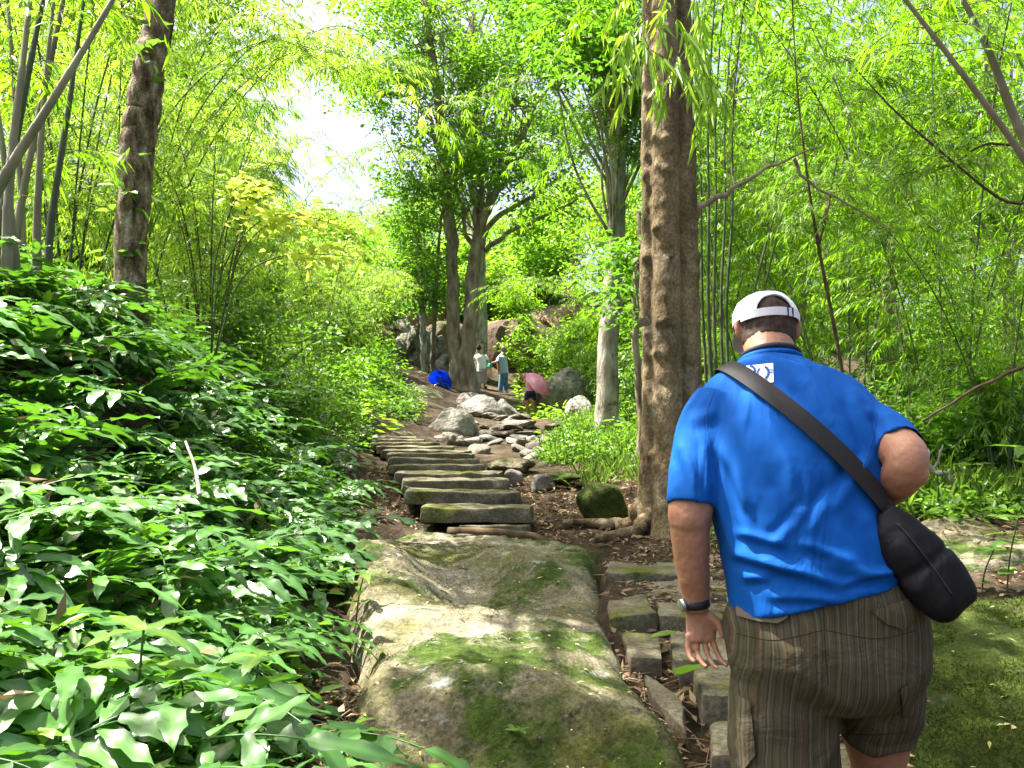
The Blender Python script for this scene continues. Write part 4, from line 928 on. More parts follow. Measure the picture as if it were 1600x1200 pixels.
# fill of smaller leaves between them
def scatter_leaves(name, kind, pts, mat, per, rad, L, W, seed, shape='ovate', up=.1):
    r_ = np.random.RandomState(seed); pts = np.asarray(pts); n = len(pts) * per
    c = np.repeat(pts, per, 0); off = r_.randn(n, 3) * [rad, rad, rad * .6]; off[:, 2] = np.abs(off[:, 2]) + up * r_.rand(n)
    g = G(); g.leaves(c + off, unit(off * [1, 1, .4] + r_.randn(n, 3) * .05), np.array([0, 0, 1.0]) + r_.randn(n, 3) * .4, L * r_.uniform(.6, 1.3, n), W * r_.uniform(.7, 1.2, n), shape, .15, .25)
    return tag(g.build(name, mat), kind='stuff')
pts = []
while len(pts) < 1500:
    Y = 1.6 + 9.5 * r_.rand(); X = edge_x(Y) - (.22 if Y < 4.5 else .06) - r_.rand() * (1.5 + .5 * Y)
    px = 800 + X / Y * F_PX; z = gz(X, Y); py = HORIZON - (z - EYE) / Y * F_PX
    if 0 < px < 230 and 600 < py < 770 and r_.rand() < .95: continue
    pts.append((X, Y, z))
scatter_leaves('undergrowth', 'stuff', pts, M['herb'], 9, .10, .085, .042, 78)

scatter_leaves('dead_leaves', 'stuff', pts[:420], M['litter'], 7, .10, .10, .035, 79, 'diamond', .12)

# larger plants that stand out on the bank
def big_fern(label, px, Y, az0, n, ll, seed, dz=.06):
    r_ = np.random.RandomState(seed); P = on(px, Y); P[2] += dz; root = thing('large_fern', label, 'fern', P)
    for j in range(n):
        g = G(); frond(g, (0, 0, 0), az0 + (j - n / 2) * .55 + r_.uniform(-.15, .15), R(r_.uniform(35, 60)), r_.uniform(.5, .7), 5, .055, ll, r_); g.build('frond', M['fern'], root)
    return root
big_fern('large grey-green frond spreading in the middle of the near bank', 300, 2.25, -1.2, 4, .17, 301, .12)
big_fern('big fern with wavy fronds at the bottom edge, right end of the bank', 420, 2.3, -1.0, 4, .16, 302, .05)
big_fern('large sunlit fern in the upper middle of the bank', 250, 3.4, -1.4, 5, .18, 303, .14)
big_fern('large fern at the left edge of the bank', 40, 2.9, -.8, 5, .19, 304, .1)
big_fern('large fern arching below the rough-barked trunk', 190, 5.0, -1.2, 5, .2, 305, .1)
def herb(label, px, Y, tiers, L, seed, mat='herb', dz=0., h=.35, name='broad_leaf_herb'):
    r_ = np.random.RandomState(seed); P = on(px, Y); P[2] += dz; root = thing(name, label, 'plant', P)
    st = curve([(0, 0, -.05), (.02, -.02, h * .5), (.05, -.06, h)], 10); g = G(); g.tube(st, np.linspace(.005, .003, 10), 5); g.build('stem', M['culm_green'], root)
    g = G()
    for k in range(tiers):
        p = st[int(3 + 6 * k / max(1, tiers - 1))]; a0 = k * 1.57 + r_.rand()
        n = 2 if k < tiers - 1 else 4
        a = a0 + np.arange(n) * 2 * math.pi / n
        [leaflet(g, p, [math.cos(x), math.sin(x), .2], np.array([0, 0, 1.0]) + r_.randn(3) * .12, L * r_.uniform(.8, 1.15), L * .17, r_, r_.rand(), .5, .03) for x in a]
    g.build('foliage', M[mat], root); return root
herb('herb with paired pointed leaves at the bottom of the bank', 220, 1.95, 4, .15, 311, h=.42)
herb('tall herb with narrow drooping leaves right of the large grey-green frond', 395, 2.25, 4, .13, 312, h=.38)
herb('small seedling with round leaves growing on the near face of the slab', 790, 2.8, 3, .05, 313, h=.03, dz=.06)
herb('young plant at the bottom edge of the slab', 690, 2.55, 3, .12, 314, h=.06, dz=.02)
herb('leafy plant hanging over the left rim of the slab', 560, 4.1, 4, .12, 315, h=.2, dz=.12)
herb('leafy plant beside the black bag, in front of the flat rock', 1560, 4.25, 5, .17, 316, h=.42)
herb('broad pale-leaved plant at the right edge', 1590, 5.9, 4, .34, 317, h=.5)
herb('leafy plant in the dark hollow below the flat rock', 1520, 4.3, 4, .13, 318, h=.25)
herb('light green seedling beside the fallen branch', 1500, 6.2, 4, .18, 319, 'grass', h=.35)
# a pale dry reed among the ferns
p0, p1 = at(290, 690, 3.1), at(312, 775, 2.9)
g = G(); g.tube(curve([p0, (p0 + p1) / 2 + [0.01, 0, 0], p1]), np.linspace(.005, .008, 24), 6); tag(g.build('dry_reed', M['bark_pale']), 'white dry reed standing out among the ferns', 'reed')

# ---- grass and low weeds
def region_pts(n, xr, yr, seed, ok=None):
    r_ = np.random.RandomState(seed); o = []
    Y = r_.uniform(yr[0], yr[1], n); px = r_.uniform(xr[0], xr[1], n); X = (px - 800) / F_PX * Y
    z = ground(X, Y); return np.stack([X, Y, z], 1)
def blades(name, pts, mat, per, h, seed, w=.008, spread=.06):
    r_ = np.random.RandomState(seed); n = len(pts) * per; c = np.repeat(pts, per, 0) + r_.randn(n, 3) * [spread, spread, 0]
    D = np.array([0, 0, 1.0]) + r_.randn(n, 3) * .45; D[:, 2] = np.abs(D[:, 2])
    g = G(); g.leaves(c, D, r_.randn(n, 3), h * r_.uniform(.4, 1.3, n), w, 'blade', .05, .35); return tag(g.build(name, mat), kind='stuff')
gp = np.vstack([region_pts(220, (860, 1000), (10.6, 13.5), 1), region_pts(160, (880, 1000), (13, 18), 4), region_pts(30, (900, 1010), (8.6, 10.6), 2), region_pts(350, (990, 1300), (9, 20), 3)])
blades('grass', gp, M['grass'], 16, .20, 5, .007, .12)
scatter_leaves('weeds', 'stuff', np.vstack([region_pts(330, (860, 1000), (10.4, 14), 6), region_pts(200, (880, 1000), (14, 18), 61), region_pts(700, (1400, 1700), (5.6, 11), 7), region_pts(300, (1000, 1400), (9, 16), 8), region_pts(60, (1080, 1400), (5.8, 8), 9)]), M['herb'], 12, .12, .085, .04, 10, up=.04)
blades('grass', region_pts(500, (1380, 1700), (5.8, 12), 11), M['grass'], 16, .28, 12, .010, .10)
scatter_leaves('weeds', 'stuff', np.vstack([region_pts(160, (480, 560), (10.5, 16), 13), region_pts(240, (540, 640), (15, 20), 14), region_pts(260, (430, 620), (17, 28), 15)]), M['herb'], 14, .16, .10, .05, 16)
scatter_leaves('weeds', 'stuff', np.vstack([region_pts(500, (820, 1100), (20, 34), 17), region_pts(900, (-100, 560), (11, 34), 18), region_pts(700, (1000, 1800), (12, 30), 19)]), M['far'], 14, .3, .17, .08, 20)
# leaf litter, twigs and fallen leaves
def drop(bvh_list, P):
    for b in bvh_list:
        h = b.ray_cast(Vector((P[0], P[1], 8)), Vector((0, 0, -1)))
        if h[0] is not None: return np.array(h[0])
    return P
lp = np.vstack([region_pts(1500, (950, 1160), (2.8, 6.6), 21), region_pts(1100, (1130, 1420), (2.4, 6.5), 28), region_pts(1500, (800, 1060), (6.6, 9.2), 22), region_pts(900, (540, 660), (7, 10), 23), region_pts(1600, (1340, 1750), (4.2, 9), 24), region_pts(700, (380, 560), (1.9, 3.2), 25), region_pts(500, (0, 300), (2, 6), 26)])
n = len(lp); r_ = np.random.RandomState(27)
g = G(); g.leaves(lp + np.array([0, 0, .015]) + r_.rand(n, 3) * [0, 0, .02], r_.randn(n, 3) * [1, 1, .25], np.array([0, 0, 1.0]) + r_.randn(n, 3) * .4, r_.uniform(.03, .11, n), r_.uniform(.008, .035, n), 'diamond', .3, .2)
for k in range(420):
    P = lp[r_.randint(n)]; a = r_.uniform(0, 6.28); L = r_.uniform(.06, .3); d = np.array([math.cos(a), math.sin(a), r_.uniform(-.05, .2)]) * L
    g.tube([P + [0, 0, .02], P + d * .5 + [0, 0, .03], P + d + [0, 0, .02]], [.003, .003, .0015], 4, cap=False)
tag(g.build('leaf_litter', M['litter']), kind='stuff')
g = G(); P = []
while len(P) < 330:
    px, Y = r_.uniform(540, 1080), 2.5 + 4.2 * r_.rand(); q = np.array([(px - 800) / F_PX * Y, Y, 0.])
    h = slab_bvh.ray_cast(Vector((q[0], q[1], 8)), Vector((0, 0, -1)))
    if h[0] is not None: P.append(list(h[0]))
P = np.array(P); n = len(P)
g.leaves(P + [0, 0, .006], r_.randn(n, 3) * [1, 1, .1], np.array([0, 0, 1.0]) + r_.randn(n, 3) * .2, r_.uniform(.012, .045, n), r_.uniform(.006, .016, n), 'diamond', .2, .1)
tag(g.build('fallen_leaves', M['fallen']), kind='stuff')
# tufts of moss and grit on the rocks
def on_rock(gg, xr, yr, n, seed):
    bv = BVHTree.FromPolygons([tuple(v) for v in np.vstack(gg.v)], [tuple(f) for f in np.vstack(gg.f[4])]); rr_ = np.random.RandomState(seed); o = []
    while len(o) < n:
        Y = rr_.uniform(*yr); X = (rr_.uniform(*xr) - 800) / F_PX * Y; h = bv.ray_cast(Vector((X, Y, 8)), Vector((0, 0, -1)))
        if h[0] is not None: o.append(list(h[0]))
    return np.array(o)
mp2 = on_rock(moss_g, (1400, 1700), (2.4, 3.9), 16000, 5); mp2 = mp2[fbm(mp2, 3.0, 3, 4) > -.25]
M['moss_leaf'] = leaf_mat('moss_tuft', (0.03, 0.05, 0.006), (0.075, 0.10, 0.014), (0.10, 0.14, 0.01), .3, .7, .15)
g = G(); n = len(mp2); D = np.array([0, 0, .7]) + r_.randn(n, 3) * .6; D[:, 2] = np.abs(D[:, 2]); g.leaves(mp2, D, r_.randn(n, 3), r_.uniform(.008, .022, n), .005, 'diamond')
tag(g.build('moss_tufts', M['moss_leaf']), kind='stuff')
mp3 = on_rock(slab_g, (540, 1080), (2.4, 6.6), 9000, 6); mp3 = mp3[(fbm(mp3, 1.7, 4, 44) > .25)]
g = G(); n = len(mp3); D = np.array([0, 0, .7]) + r_.randn(n, 3) * .6; D[:, 2] = np.abs(D[:, 2]); g.leaves(mp3, D, r_.randn(n, 3), r_.uniform(.006, .018, n), .005, 'diamond')
tag(g.build('moss_tufts', M['moss_leaf']), kind='stuff')
mp4 = on_rock(moss_g, (1400, 1700), (2.4, 3.9), 46, 7); n = len(mp4)
g = G(); g.leaves(mp4 + [0, 0, .012], r_.randn(n, 3) * [1, 1, .15], np.array([0, 0, 1.0]) + r_.randn(n, 3) * .25, r_.uniform(.02, .07, n), r_.uniform(.008, .02, n), 'diamond', .2, .1)
tag(g.build('fallen_leaves', M['fallen']), kind='stuff')
pb = on_rock(slab_g, (560, 1060), (2.4, 3.1), 160, 8)
g = G()
for P in pb:
    s = r_.uniform(.0015, .0045); g.tube([P - [s, 0, 0], P - [s * .4, 0, -s * .5], P + [s * .4, 0, s * .4], P + [s, 0, 0]], [s * .3, s, s * .9, s * .3], 6)
tag(g.build('grit', M['slab']), kind='stuff')
def fallen(label, px, py, Y, L, W, mat, az, seed, dz=.02, tilt=.2):
    g = G(); P = at(px, py, Y); P[2] += dz
    m = 9; u = np.linspace(0, 1, m); w = W * np.sin(np.pi * np.clip(u * .92 + .05, 0, 1)) ** .7 * (1 + .08 * np.sin(u * 17)) * .5
    D = np.array([math.cos(az), math.sin(az), tilt]); S = unit(np.cross(D, [0, 0, 1.0])); c = D * (L * (u - .5))[:, None]
    V = np.stack([c - S * w[:, None] + np.array([0, 0, .15]) * w[:, None], c, c + S * w[:, None] + np.array([0, 0, .15]) * w[:, None]], 1)
    g.sheet(V, np.full(m * 3, .5)); o = g.build('fallen_leaf', M[mat]); o.location = P; return tag(o, label, 'leaf')
fallen('pale green round fallen leaf lying on a small stone by the hanging hand', 1037, 1002, 3.85, .13, .10, 'grass', -.2, 1, .03)
fallen('bright green leaf wedged between two stones beside the winding steps', 1075, 1066, 3.3, .17, .11, 'herb', -1.4, 2, .05, .5)
g = G(); bp = [at(1448, 705, 6.2), at(1455, 735, 6.2), at(1480, 745, 6.2), at(1500, 790, 6.0), at(1520, 800, 6.0)]
g.tube(jitter_path(bp, 24, .03, 3), np.linspace(.015, .03, 24), 7); g.tube(jitter_path([at(1455, 738, 6.2), at(1468, 715, 6.2), at(1472, 695, 6.2)], 10, .02, 4), np.linspace(.01, .006, 10), 6)
tag(g.build('fallen_branch', M['bark_pale']), 'pale broken fallen branch lying in the weeds behind the elbow', 'branch')
g = G(); g.tube(jitter_path([at(1440, 660, 5.6), at(1500, 620, 5.5), at(1560, 590, 5.4), at(1660, 550, 5.3)], 24, .02, 3), np.linspace(.008, .014, 24), 6)
tag(g.build('thin_branch', M['twig']), 'thin dark bare branch slanting up to the right edge', 'branch')
# roots and sticks by the twin trunks
g = G()
for a_, b_ in [((672, 612, 25.5), (700, 628, 24.8)), ((690, 610, 25.4), (698, 632, 24.6)), ((680, 622, 25.2), (705, 614, 25))]: g.tube(jitter_path([at(*a_), (at(*a_) + at(*b_)) / 2 + [0, 0, .08], at(*b_)], 10, .04, 3), np.linspace(.05, .02, 10), 6)
tag(g.build('driftwood_sticks', M['bark_pale']), 'dead pale sticks lying at the foot of the twin trunks', 'sticks')
# ------------------------------------------------------------------ people
def etube(g, rows, n=28):
    """closed loft of ellipses: rows of (centre, half-width, half-depth[, roll])"""
    c = np.array([r[0] for r in rows], float); m = len(rows)
    T = unit(np.gradient(c, axis=0)); X = np.tile([1.0, 0, 0], (m, 1))
    ro = np.array([r[3] if len(r) > 3 else 0 for r in rows])
    X[:, 2] = np.tan(ro); X = unit(X); Yv = unit(np.cross(T, X)); X2 = X
    a = np.arange(n) * 2 * math.pi / n
    A = np.array([r[1] for r in rows])[:, None, None]; B = np.array([r[2] for r in rows])[:, None, None]
    ring = c[:, None] + X2[:, None] * np.cos(a)[None, :, None] * A + Yv[:, None] * np.sin(a)[None, :, None] * B
    i, j = np.meshgrid(np.arange(m - 1), np.arange(n), indexing='ij')
    f = np.stack([i * n + j, i * n + (j + 1) % n, (i + 1) * n + (j + 1) % n, (i + 1) * n + j], -1).reshape(-1, 4)
    v = np.vstack([ring.reshape(-1, 3), c[:1], c[-1:]]); b = m * n; off = g.n
    g.add(v, f); jj = np.arange(n); z = np.zeros(n, int)
    g.f[3].append(np.stack([z + b, (jj + 1) % n, jj], -1) + off)
    g.f[3].append(np.stack([z + b + 1, (m - 1) * n + jj, (m - 1) * n + (jj + 1) % n], -1) + off)

def interp_rows(rows, n):
    """smooth a short list of (centre, a, b[, roll]) into n rows"""
    arr = np.array([list(r[0]) + [r[1], r[2], r[3] if len(r) > 3 else 0] for r in rows], float)
    q = curve(arr, n); return [(x[:3], x[3], x[4], x[5]) for x in q]

def ball(g, c, r, n=20):
    th = np.linspace(-math.pi / 2 + .02, math.pi / 2 - .02, n)
    etube(g, [(np.asarray(c) + [0, 0, r[2] * math.sin(t)], r[0] * math.cos(t), r[1] * math.cos(t)) for t in th], n + 8)

def voxel(g, size, smooth=4, shape=None):
    """one continuous surface round everything in g; returns vertices and faces"""
    o = g.build('tmp', None, None); o.data.attributes.remove(o.data.attributes['rnd'])
    md = o.modifiers.new('r', 'REMESH'); md.mode = 'VOXEL'; md.voxel_size = size
    if smooth:
        s = o.modifiers.new('s', 'SMOOTH'); s.iterations = smooth; s.factor = 0.5
    me = bpy.data.meshes.new_from_object(o.evaluated_get(bpy.context.evaluated_depsgraph_get()))
    v = np.zeros(len(me.vertices) * 3, np.float32); me.vertices.foreach_get('co', v); v = v.reshape(-1, 3).astype(float)
    f = [tuple(p.vertices) for p in me.polygons]
    nr = np.zeros(len(me.vertices) * 3, np.float32); me.vertices.foreach_get('normal', nr); nr = nr.reshape(-1, 3).astype(float)
    old = o.data; bpy.data.objects.remove(o); bpy.data.meshes.remove(old); bpy.data.meshes.remove(me)
    return v, f, nr

def vmesh(name, v, f, mat, parent):
    me = bpy.data.meshes.new(name); me.from_pydata([tuple(x) for x in v], [], f); me.update()
    me.polygons.foreach_set('use_smooth', np.full(len(me.polygons), True))
    return link(name, me, mat, parent)

def cloth_mat(name, col, rough=0.85, folds=0.0, fscale=6.0, weave=0.15, sheen=0.2):
    m = noise_mat(name, [(0.25, tuple(c * .86 for c in col)), (0.75, tuple(min(1, c * 1.12) for c in col))], 5, 5, rough, weave, 220, 0.002, spec=0.15)
    N, K = m.node_tree.nodes, m.node_tree.links; P = N['Principled BSDF']; P.inputs['Sheen Weight'].default_value = sheen
    if folds:
        b0 = [n for n in N if n.type == 'BUMP'][0]
        tc = N.new('ShaderNodeTexCoord'); mp = N.new('ShaderNodeMapping'); mp.inputs['Rotation'].default_value = (0, R(35), 0); mp.inputs['Scale'].default_value = (1, 1, .35)
        K.new(tc.outputs['Object'], mp.inputs[0]); no = nd(N, 'ShaderNodeTexNoise', Scale=fscale, Detail=3.0, Distortion=1.2); K.new(mp.outputs[0], no.inputs['Vector'])
        b = nd(N, 'ShaderNodeBump', Strength=folds, Distance=0.03); K.new(no.outputs[0], b.inputs['Height']); K.new(b0.outputs[0], b.inputs['Normal']); K.new(b.outputs[0], P.inputs['Normal'])
    return m

def skin_mat(name, col):
    m = noise_mat(name, [(0.3, tuple(c * .85 for c in col)), (0.7, tuple(min(1, c * 1.12) for c in col))], 9, 7, 0.48, 0.35, 120, 0.003, spec=0.4, grain=70, gr=(0.88, 1.08))
    P = m.node_tree.nodes['Principled BSDF']; P.inputs['Subsurface Weight'].default_value = 0.12; P.inputs['Subsurface Radius'].default_value = (.012, .005, .003)
    return m
M['skin'] = skin_mat('tanned_skin', (0.36, 0.175, 0.10))
M['skin_b'] = skin_mat('brown_skin', (0.36, 0.20, 0.12))
M['blue'] = cloth_mat('blue_cotton', (0.0025, 0.080, 0.34), 0.8, 0.8, 6.0, sheen=0)
M['black'] = cloth_mat('black_nylon', (0.008, 0.008, 0.009), 0.6, 0.6, 9.0, sheen=0)
M['strap'] = cloth_mat('black_webbing', (0.022, 0.021, 0.021), 0.55, 0, weave=.4, sheen=0)
M['white'] = cloth_mat('white_cotton', (0.78, 0.79, 0.80), 0.85, 0.25, 9.0)
M['logo_white'] = plain('white_print', (0.82, 0.83, 0.84), 0.6, bump=0.02)
M['hair'] = noise_mat('dark_hair', [(0.3, (0.022, 0.014, 0.010)), (0.7, (0.075, 0.048, 0.034))], 60, 4, 0.7, 0.5, 200, 0.003, (1, 1, .3))
M['hair_black'] = noise_mat('black_hair', [(0.3, (0.012, 0.010, 0.009)), (0.7, (0.03, 0.025, 0.022))], 60, 4, 0.6, 0.3, 200, 0.003)
M['hair_grey'] = noise_mat('grey_hair', [(0.3, (0.10, 0.10, 0.10)), (0.7, (0.26, 0.26, 0.26))], 60, 4, 0.7, 0.3, 200, 0.003)
M['rubber'] = plain('black_rubber', (0.018, 0.018, 0.018), 0.45)
M['metal'] = plain('steel', (0.5, 0.5, 0.52), 0.3, metal=0.9)
M['dark_print'] = plain('dark_ribbon', (0.02, 0.022, 0.035), 0.6)
M['shoe'] = plain('brown_shoe', (0.06, 0.045, 0.03), 0.7)

# olive shorts with a fine vertical stripe
m, t, N, K, Pn, O = newmat('striped_twill'); M['shorts'] = m
tc = N.new('ShaderNodeTexCoord'); sx = N.new('ShaderNodeSeparateXYZ'); K.new(tc.outputs['Object'], sx.inputs[0])
nz = nd(N, 'ShaderNodeTexNoise', Scale=6.0, Detail=4.0); K.new(tc.outputs['Object'], nz.inputs['Vector'])
wob = nd(N, 'ShaderNodeMath', operation='MULTIPLY_ADD'); wob.inputs[1].default_value = 0.03; K.new(nz.outputs[0], wob.inputs[0]); K.new(sx.outputs[0], wob.inputs[2])
def stripes(src, freq, lo, hi):
    a = nd(N, 'ShaderNodeMath', operation='MULTIPLY'); a.inputs[1].default_value = freq; K.new(src, a.inputs[0])
    b = nd(N, 'ShaderNodeMath', operation='SINE'); K.new(a.outputs[0], b.inputs[0])
    c = N.new('ShaderNodeMapRange'); c.inputs[1].default_value = lo; c.inputs[2].default_value = hi; K.new(b.outputs[0], c.inputs[0]); return c.outputs[0]
base = ramp(N, [(0.3, (0.060, 0.052, 0.029)), (0.7, (0.100, 0.087, 0.053))]); K.new(nz.outputs[0], base.inputs[0])
col = base.outputs[0]
for freq, lo, hi, cc in ((900, .3, 1.0, (0.05, 0.042, 0.026)), (390, .70, .97, (0.028, 0.024, 0.014)), (250, .86, .98, (0.15, 0.13, 0.085)), (120, .90, .99, (0.095, 0.06, 0.03))):
    mx = N.new('ShaderNodeMix'); mx.data_type = 'RGBA'; mul = nd(N, 'ShaderNodeMath', operation='MULTIPLY'); mul.inputs[1].default_value = 0.6
    K.new(stripes(wob.outputs[0], freq, lo, hi), mul.inputs[0]); K.new(mul.outputs[0], mx.inputs[0]); K.new(col, mx.inputs[6]); mx.inputs[7].default_value = (*cc, 1); col = mx.outputs[2]
K.new(col, Pn.inputs['Base Color']); Pn.inputs['Roughness'].default_value = .9; Pn.inputs['Specular IOR Level'].default_value = .15
bn = nd(N, 'ShaderNodeTexNoise', Scale=7.0, Detail=4.0, Distortion=1.0); K.new(tc.outputs['Object'], bn.inputs['Vector'])
bu = nd(N, 'ShaderNodeBump', Strength=0.5, Distance=0.03); K.new(bn.outputs[0], bu.inputs['Height']); K.new(bu.outputs[0], Pn.inputs['Normal'])

# ---- the man in blue
S22 = 2.2 / F_PX
FOOT = at(1290, 1440, 2.25)
man = thing('person', 'stout man in a bright blue T-shirt and white cap seen from behind, climbing', 'person', FOOT)
mo = np.array(man.location)
def mp_(px, py, Y): return at(px, py, Y) - mo

# torso of the shirt
rows = [(mp_(1203, 560, 2.365), .078, .062), (mp_(1207, 576, 2.355), .135, .085), (mp_(1218, 598, 2.34), .218, .108), (mp_(1230, 640, 2.31), .268, .135), (mp_(1238, 690, 2.275), .275, .155), (mp_(1244, 750, 2.245), .258, .168),
        (mp_(1252, 820, 2.225), .240, .178), (mp_(1267, 880, 2.21), .240, .182, R(5)), (mp_(1277, 915, 2.205), .247, .184, R(10)), (mp_(1281, 937, 2.20), .250, .182, R(13))]
torso = G(); etube(torso, interp_rows(rows, 60), 48)
tv, tf, _ = voxel(torso, .010, 3)
torso_bvh = BVHTree.FromPolygons([tuple(x) for x in tv], tf)
shirt = G(); etube(shirt, interp_rows(rows, 60), 48)
shirt.tube(curve([mp_(1128, 628, 2.31), mp_(1104, 668, 2.29), mp_(1090, 720, 2.25), mp_(1080, 792, 2.21)], 24), np.interp(np.linspace(0, 1, 24), [0, .3, .7, 1], [.082, .084, .073, .066]), 24)
shirt.tube(curve([mp_(1325, 660, 2.31), mp_(1358, 672, 2.28), mp_(1388, 688, 2.21), mp_(1408, 705, 2.14)], 24), np.interp(np.linspace(0, 1, 24), [0, .3, .7, 1], [.085, .088, .078, .069]), 24)
v, f, nr = voxel(shirt, .0065, 5)
def hollow(v, end, axis, r, deep):
    """turn the end cap of a sleeve or hem into an opening"""
    axis = unit(axis); d = v - end; a = d @ axis; rad = np.linalg.norm(d - a[:, None] * axis, axis=1)
    k = (a > -.012) & (rad < r)
    v[k] -= axis * deep * np.clip((r - rad[k]) / .012, 0, 1)[:, None]
# folds of the cloth as they lie on his back: (photo line, width in photo px, height in m)
vw = v + mo; uu = np.stack([800 + vw[:, 0] / vw[:, 1] * F_PX, HORIZON - (vw[:, 2] - EYE) / vw[:, 1] * F_PX], 1)
FOLDS = [((1112, 735), (1140, 870), 9, .009), ((1122, 690), (1172, 800), 10, .008), ((1150, 720), (1168, 850), 9, .006), ((1198, 640), (1232, 770), 12, .006), ((1225, 720), (1262, 860), 10, .006), ((1292, 640), (1348, 745), 11, .009), ((1332, 615), (1364, 705), 9, .011), ((1352, 715), (1300, 800), 10, .009),
         ((1140, 868), (1235, 892), 8, .010), ((1148, 832), (1222, 852), 8, .009), ((1178, 878), (1305, 908), 9, .010), ((1285, 872), (1402, 902), 9, .010), ((1195, 932), (1310, 934), 7, .007), ((1262, 795), (1205, 852), 9, .008), ((1302, 765), (1262, 832), 9, .008), ((1342, 800), (1385, 880), 10, .009),
         ((1240, 848), (1335, 872), 8, .009), ((1310, 905), (1395, 885), 7, .008), ((1060, 690), (1085, 770), 9, .007), ((1098, 690), (1104, 775), 7, .006), ((1375, 660), (1420, 690), 8, .006), ((1350, 640), (1395, 655), 8, .006), ((1075, 655), (1120, 640), 10, .005), ((1180, 600), (1165, 660), 10, .004), ((1255, 590), (1300, 640), 11, .005), ((1150, 905), (1200, 900), 7, .008)]
back = np.clip(-nr[:, 1] * 2.5, 0, 1); dsp = .004 * fbm(v, 7, 3, 8)
wv = np.stack([noise(v, 9, 61), noise(v, 9, 62)], 1) * 7
for (a_, c_, w_, h_) in FOLDS:
    a_, c_ = np.array(a_, float), np.array(c_, float); ab = c_ - a_; L_ = np.linalg.norm(ab); n_ = np.array([-ab[1], ab[0]]) / L_
    t_ = ((uu + wv - a_) @ ab) / L_ ** 2; d_ = ((uu + wv - a_) @ n_) / w_
    env = np.exp(-(np.maximum(0, np.abs(t_ - .5) - .32) / .17) ** 2)
    dsp = dsp + back * env * h_ * (np.exp(-d_ ** 2) - .75 * np.exp(-(d_ - 1.7) ** 2))
v = v + nr * dsp[:, None]
hollow(v, mp_(1080, 792, 2.21), mp_(1080, 792, 2.21) - mp_(1090, 720, 2.25), .060, .05)
hollow(v, mp_(1408, 703, 2.14), mp_(1408, 703, 2.14) - mp_(1390, 678, 2.21), .064, .05)
vmesh('shirt', v, f, M['blue'], man)
shirt_bvh = BVHTree.FromPolygons([tuple(x) for x in v], f)

# body: head, neck, arms, hands and legs, one skin
b = G()
etube(b, interp_rows([(mp_(1212, 600, 2.35), .20, .08), (mp_(1240, 690, 2.28), .235, .125), (mp_(1255, 820, 2.23), .20, .135), (mp_(1285, 960, 2.22), .21, .14), (mp_(1288, 1030, 2.23), .21, .14)], 24))
b.tube(curve([mp_(1210, 600, 2.35), mp_(1204, 565, 2.375), mp_(1199, 530, 2.42)], 12), [.098, .094, .086, .081, .078, .076, .074, .074, .074, .074, .074, .072], 24)
HC = mp_(1197, 512, 2.45); TILT = R(-20)
def hp(x, y, z):
    """a point of the head: x right, y forward, z up, head bowed forward"""
    c, s_ = math.cos(TILT), math.sin(TILT); return HC + np.array([x, y * c - z * s_, y * s_ + z * c])
hv = []
for t in np.linspace(-math.pi / 2 + .03, math.pi / 2 - .03, 24):
    z = .118 * math.sin(t); k = math.cos(t) ** .85; taper = 1 - .22 * max(0, -math.sin(t))
    hv.append((hp(0, .012 * max(0, -math.sin(t)), z), .080 * k * taper, .098 * k))
etube(b, hv, 28)
b.tube([hp(0, .09, .012), hp(0, .108, -.012), hp(0, .112, -.028)], [.010, .014, .016], 10)               # nose
b.tube([hp(-.022, .088, -.056), hp(0, .096, -.055), hp(.022, .088, -.056)], [.006, .009, .006], 8)          # lips
b.tube([hp(-.045, .080, .028), hp(-.02, .092, .03), hp(.02, .092, .03), hp(.045, .080, .028)], [.008, .010, .010, .008], 8)   # brow
etube(b, [(hp(0, .055, -.085), .03, .03), (hp(0, .07, -.105), .028, .024), (hp(0, .072, -.118), .015, .015)], 14)              # chin
for s_ in (-1, 1):
    pts = [hp(s_ * .080, .004, -.036), hp(s_ * .090, -.006, -.030), hp(s_ * .096, -.016, -.006), hp(s_ * .094, -.016, .016), hp(s_ * .084, .004, .022)]
    b.tube(curve(pts, 14), np.interp(np.linspace(0, 1, 14), [0, .5, 1], [.009, .0085, .007]), 10)
    etube(b, [(hp(s_ * .080, .0, -.036), .008, .016), (hp(s_ * .086, -.004, -.008), .008, .020), (hp(s_ * .082, 0, .018), .006, .014)], 12)
b.tube(curve([mp_(1122, 632, 2.31), mp_(1096, 700, 2.27), mp_(1079, 795, 2.22), mp_(1078, 822, 2.22), mp_(1080, 870, 2.235), mp_(1087, 935, 2.26), mp_(1089, 955, 2.262)], 44),
       np.interp(np.linspace(0, 1, 44), [0, .25, .5, .6, .72, .92, 1], [.075, .066, .054, .051, .046, .032, .033]), 22)
# left hand: palm, four curled fingers, thumb
pal = [(mp_(1089, 950, 2.262), .031, .022), (mp_(1094, 970, 2.262), .040, .021), (mp_(1096, 988, 2.258), .043, .019), (mp_(1095, 1003, 2.252), .040, .015)]
etube(b, interp_rows(pal, 12), 20)
for k, (x, L) in enumerate([(1115, .92), (1102, 1.0), (1089, .95), (1077, .78)]):
    p0 = mp_(x - 2, 999, 2.252)
    sp_k = (1.5 - k) * .004; p1 = p0 + np.array([.004 + sp_k, -.010, -.036]) * L; p2 = p1 + np.array([.009 + sp_k * .5, -.022, -.024]) * L; p3 = p2 + np.array([.011, -.016, -.006]) * L
    b.tube(curve([p0 + [0, 0, .014], p0, p1, p2, p3], 18), np.interp(np.linspace(0, 1, 18), [0, .3, .38, .6, .68, 1], [.0095, .0080, .0088, .0076, .0082, .0062]), 12)
p0 = mp_(1108, 962, 2.254)
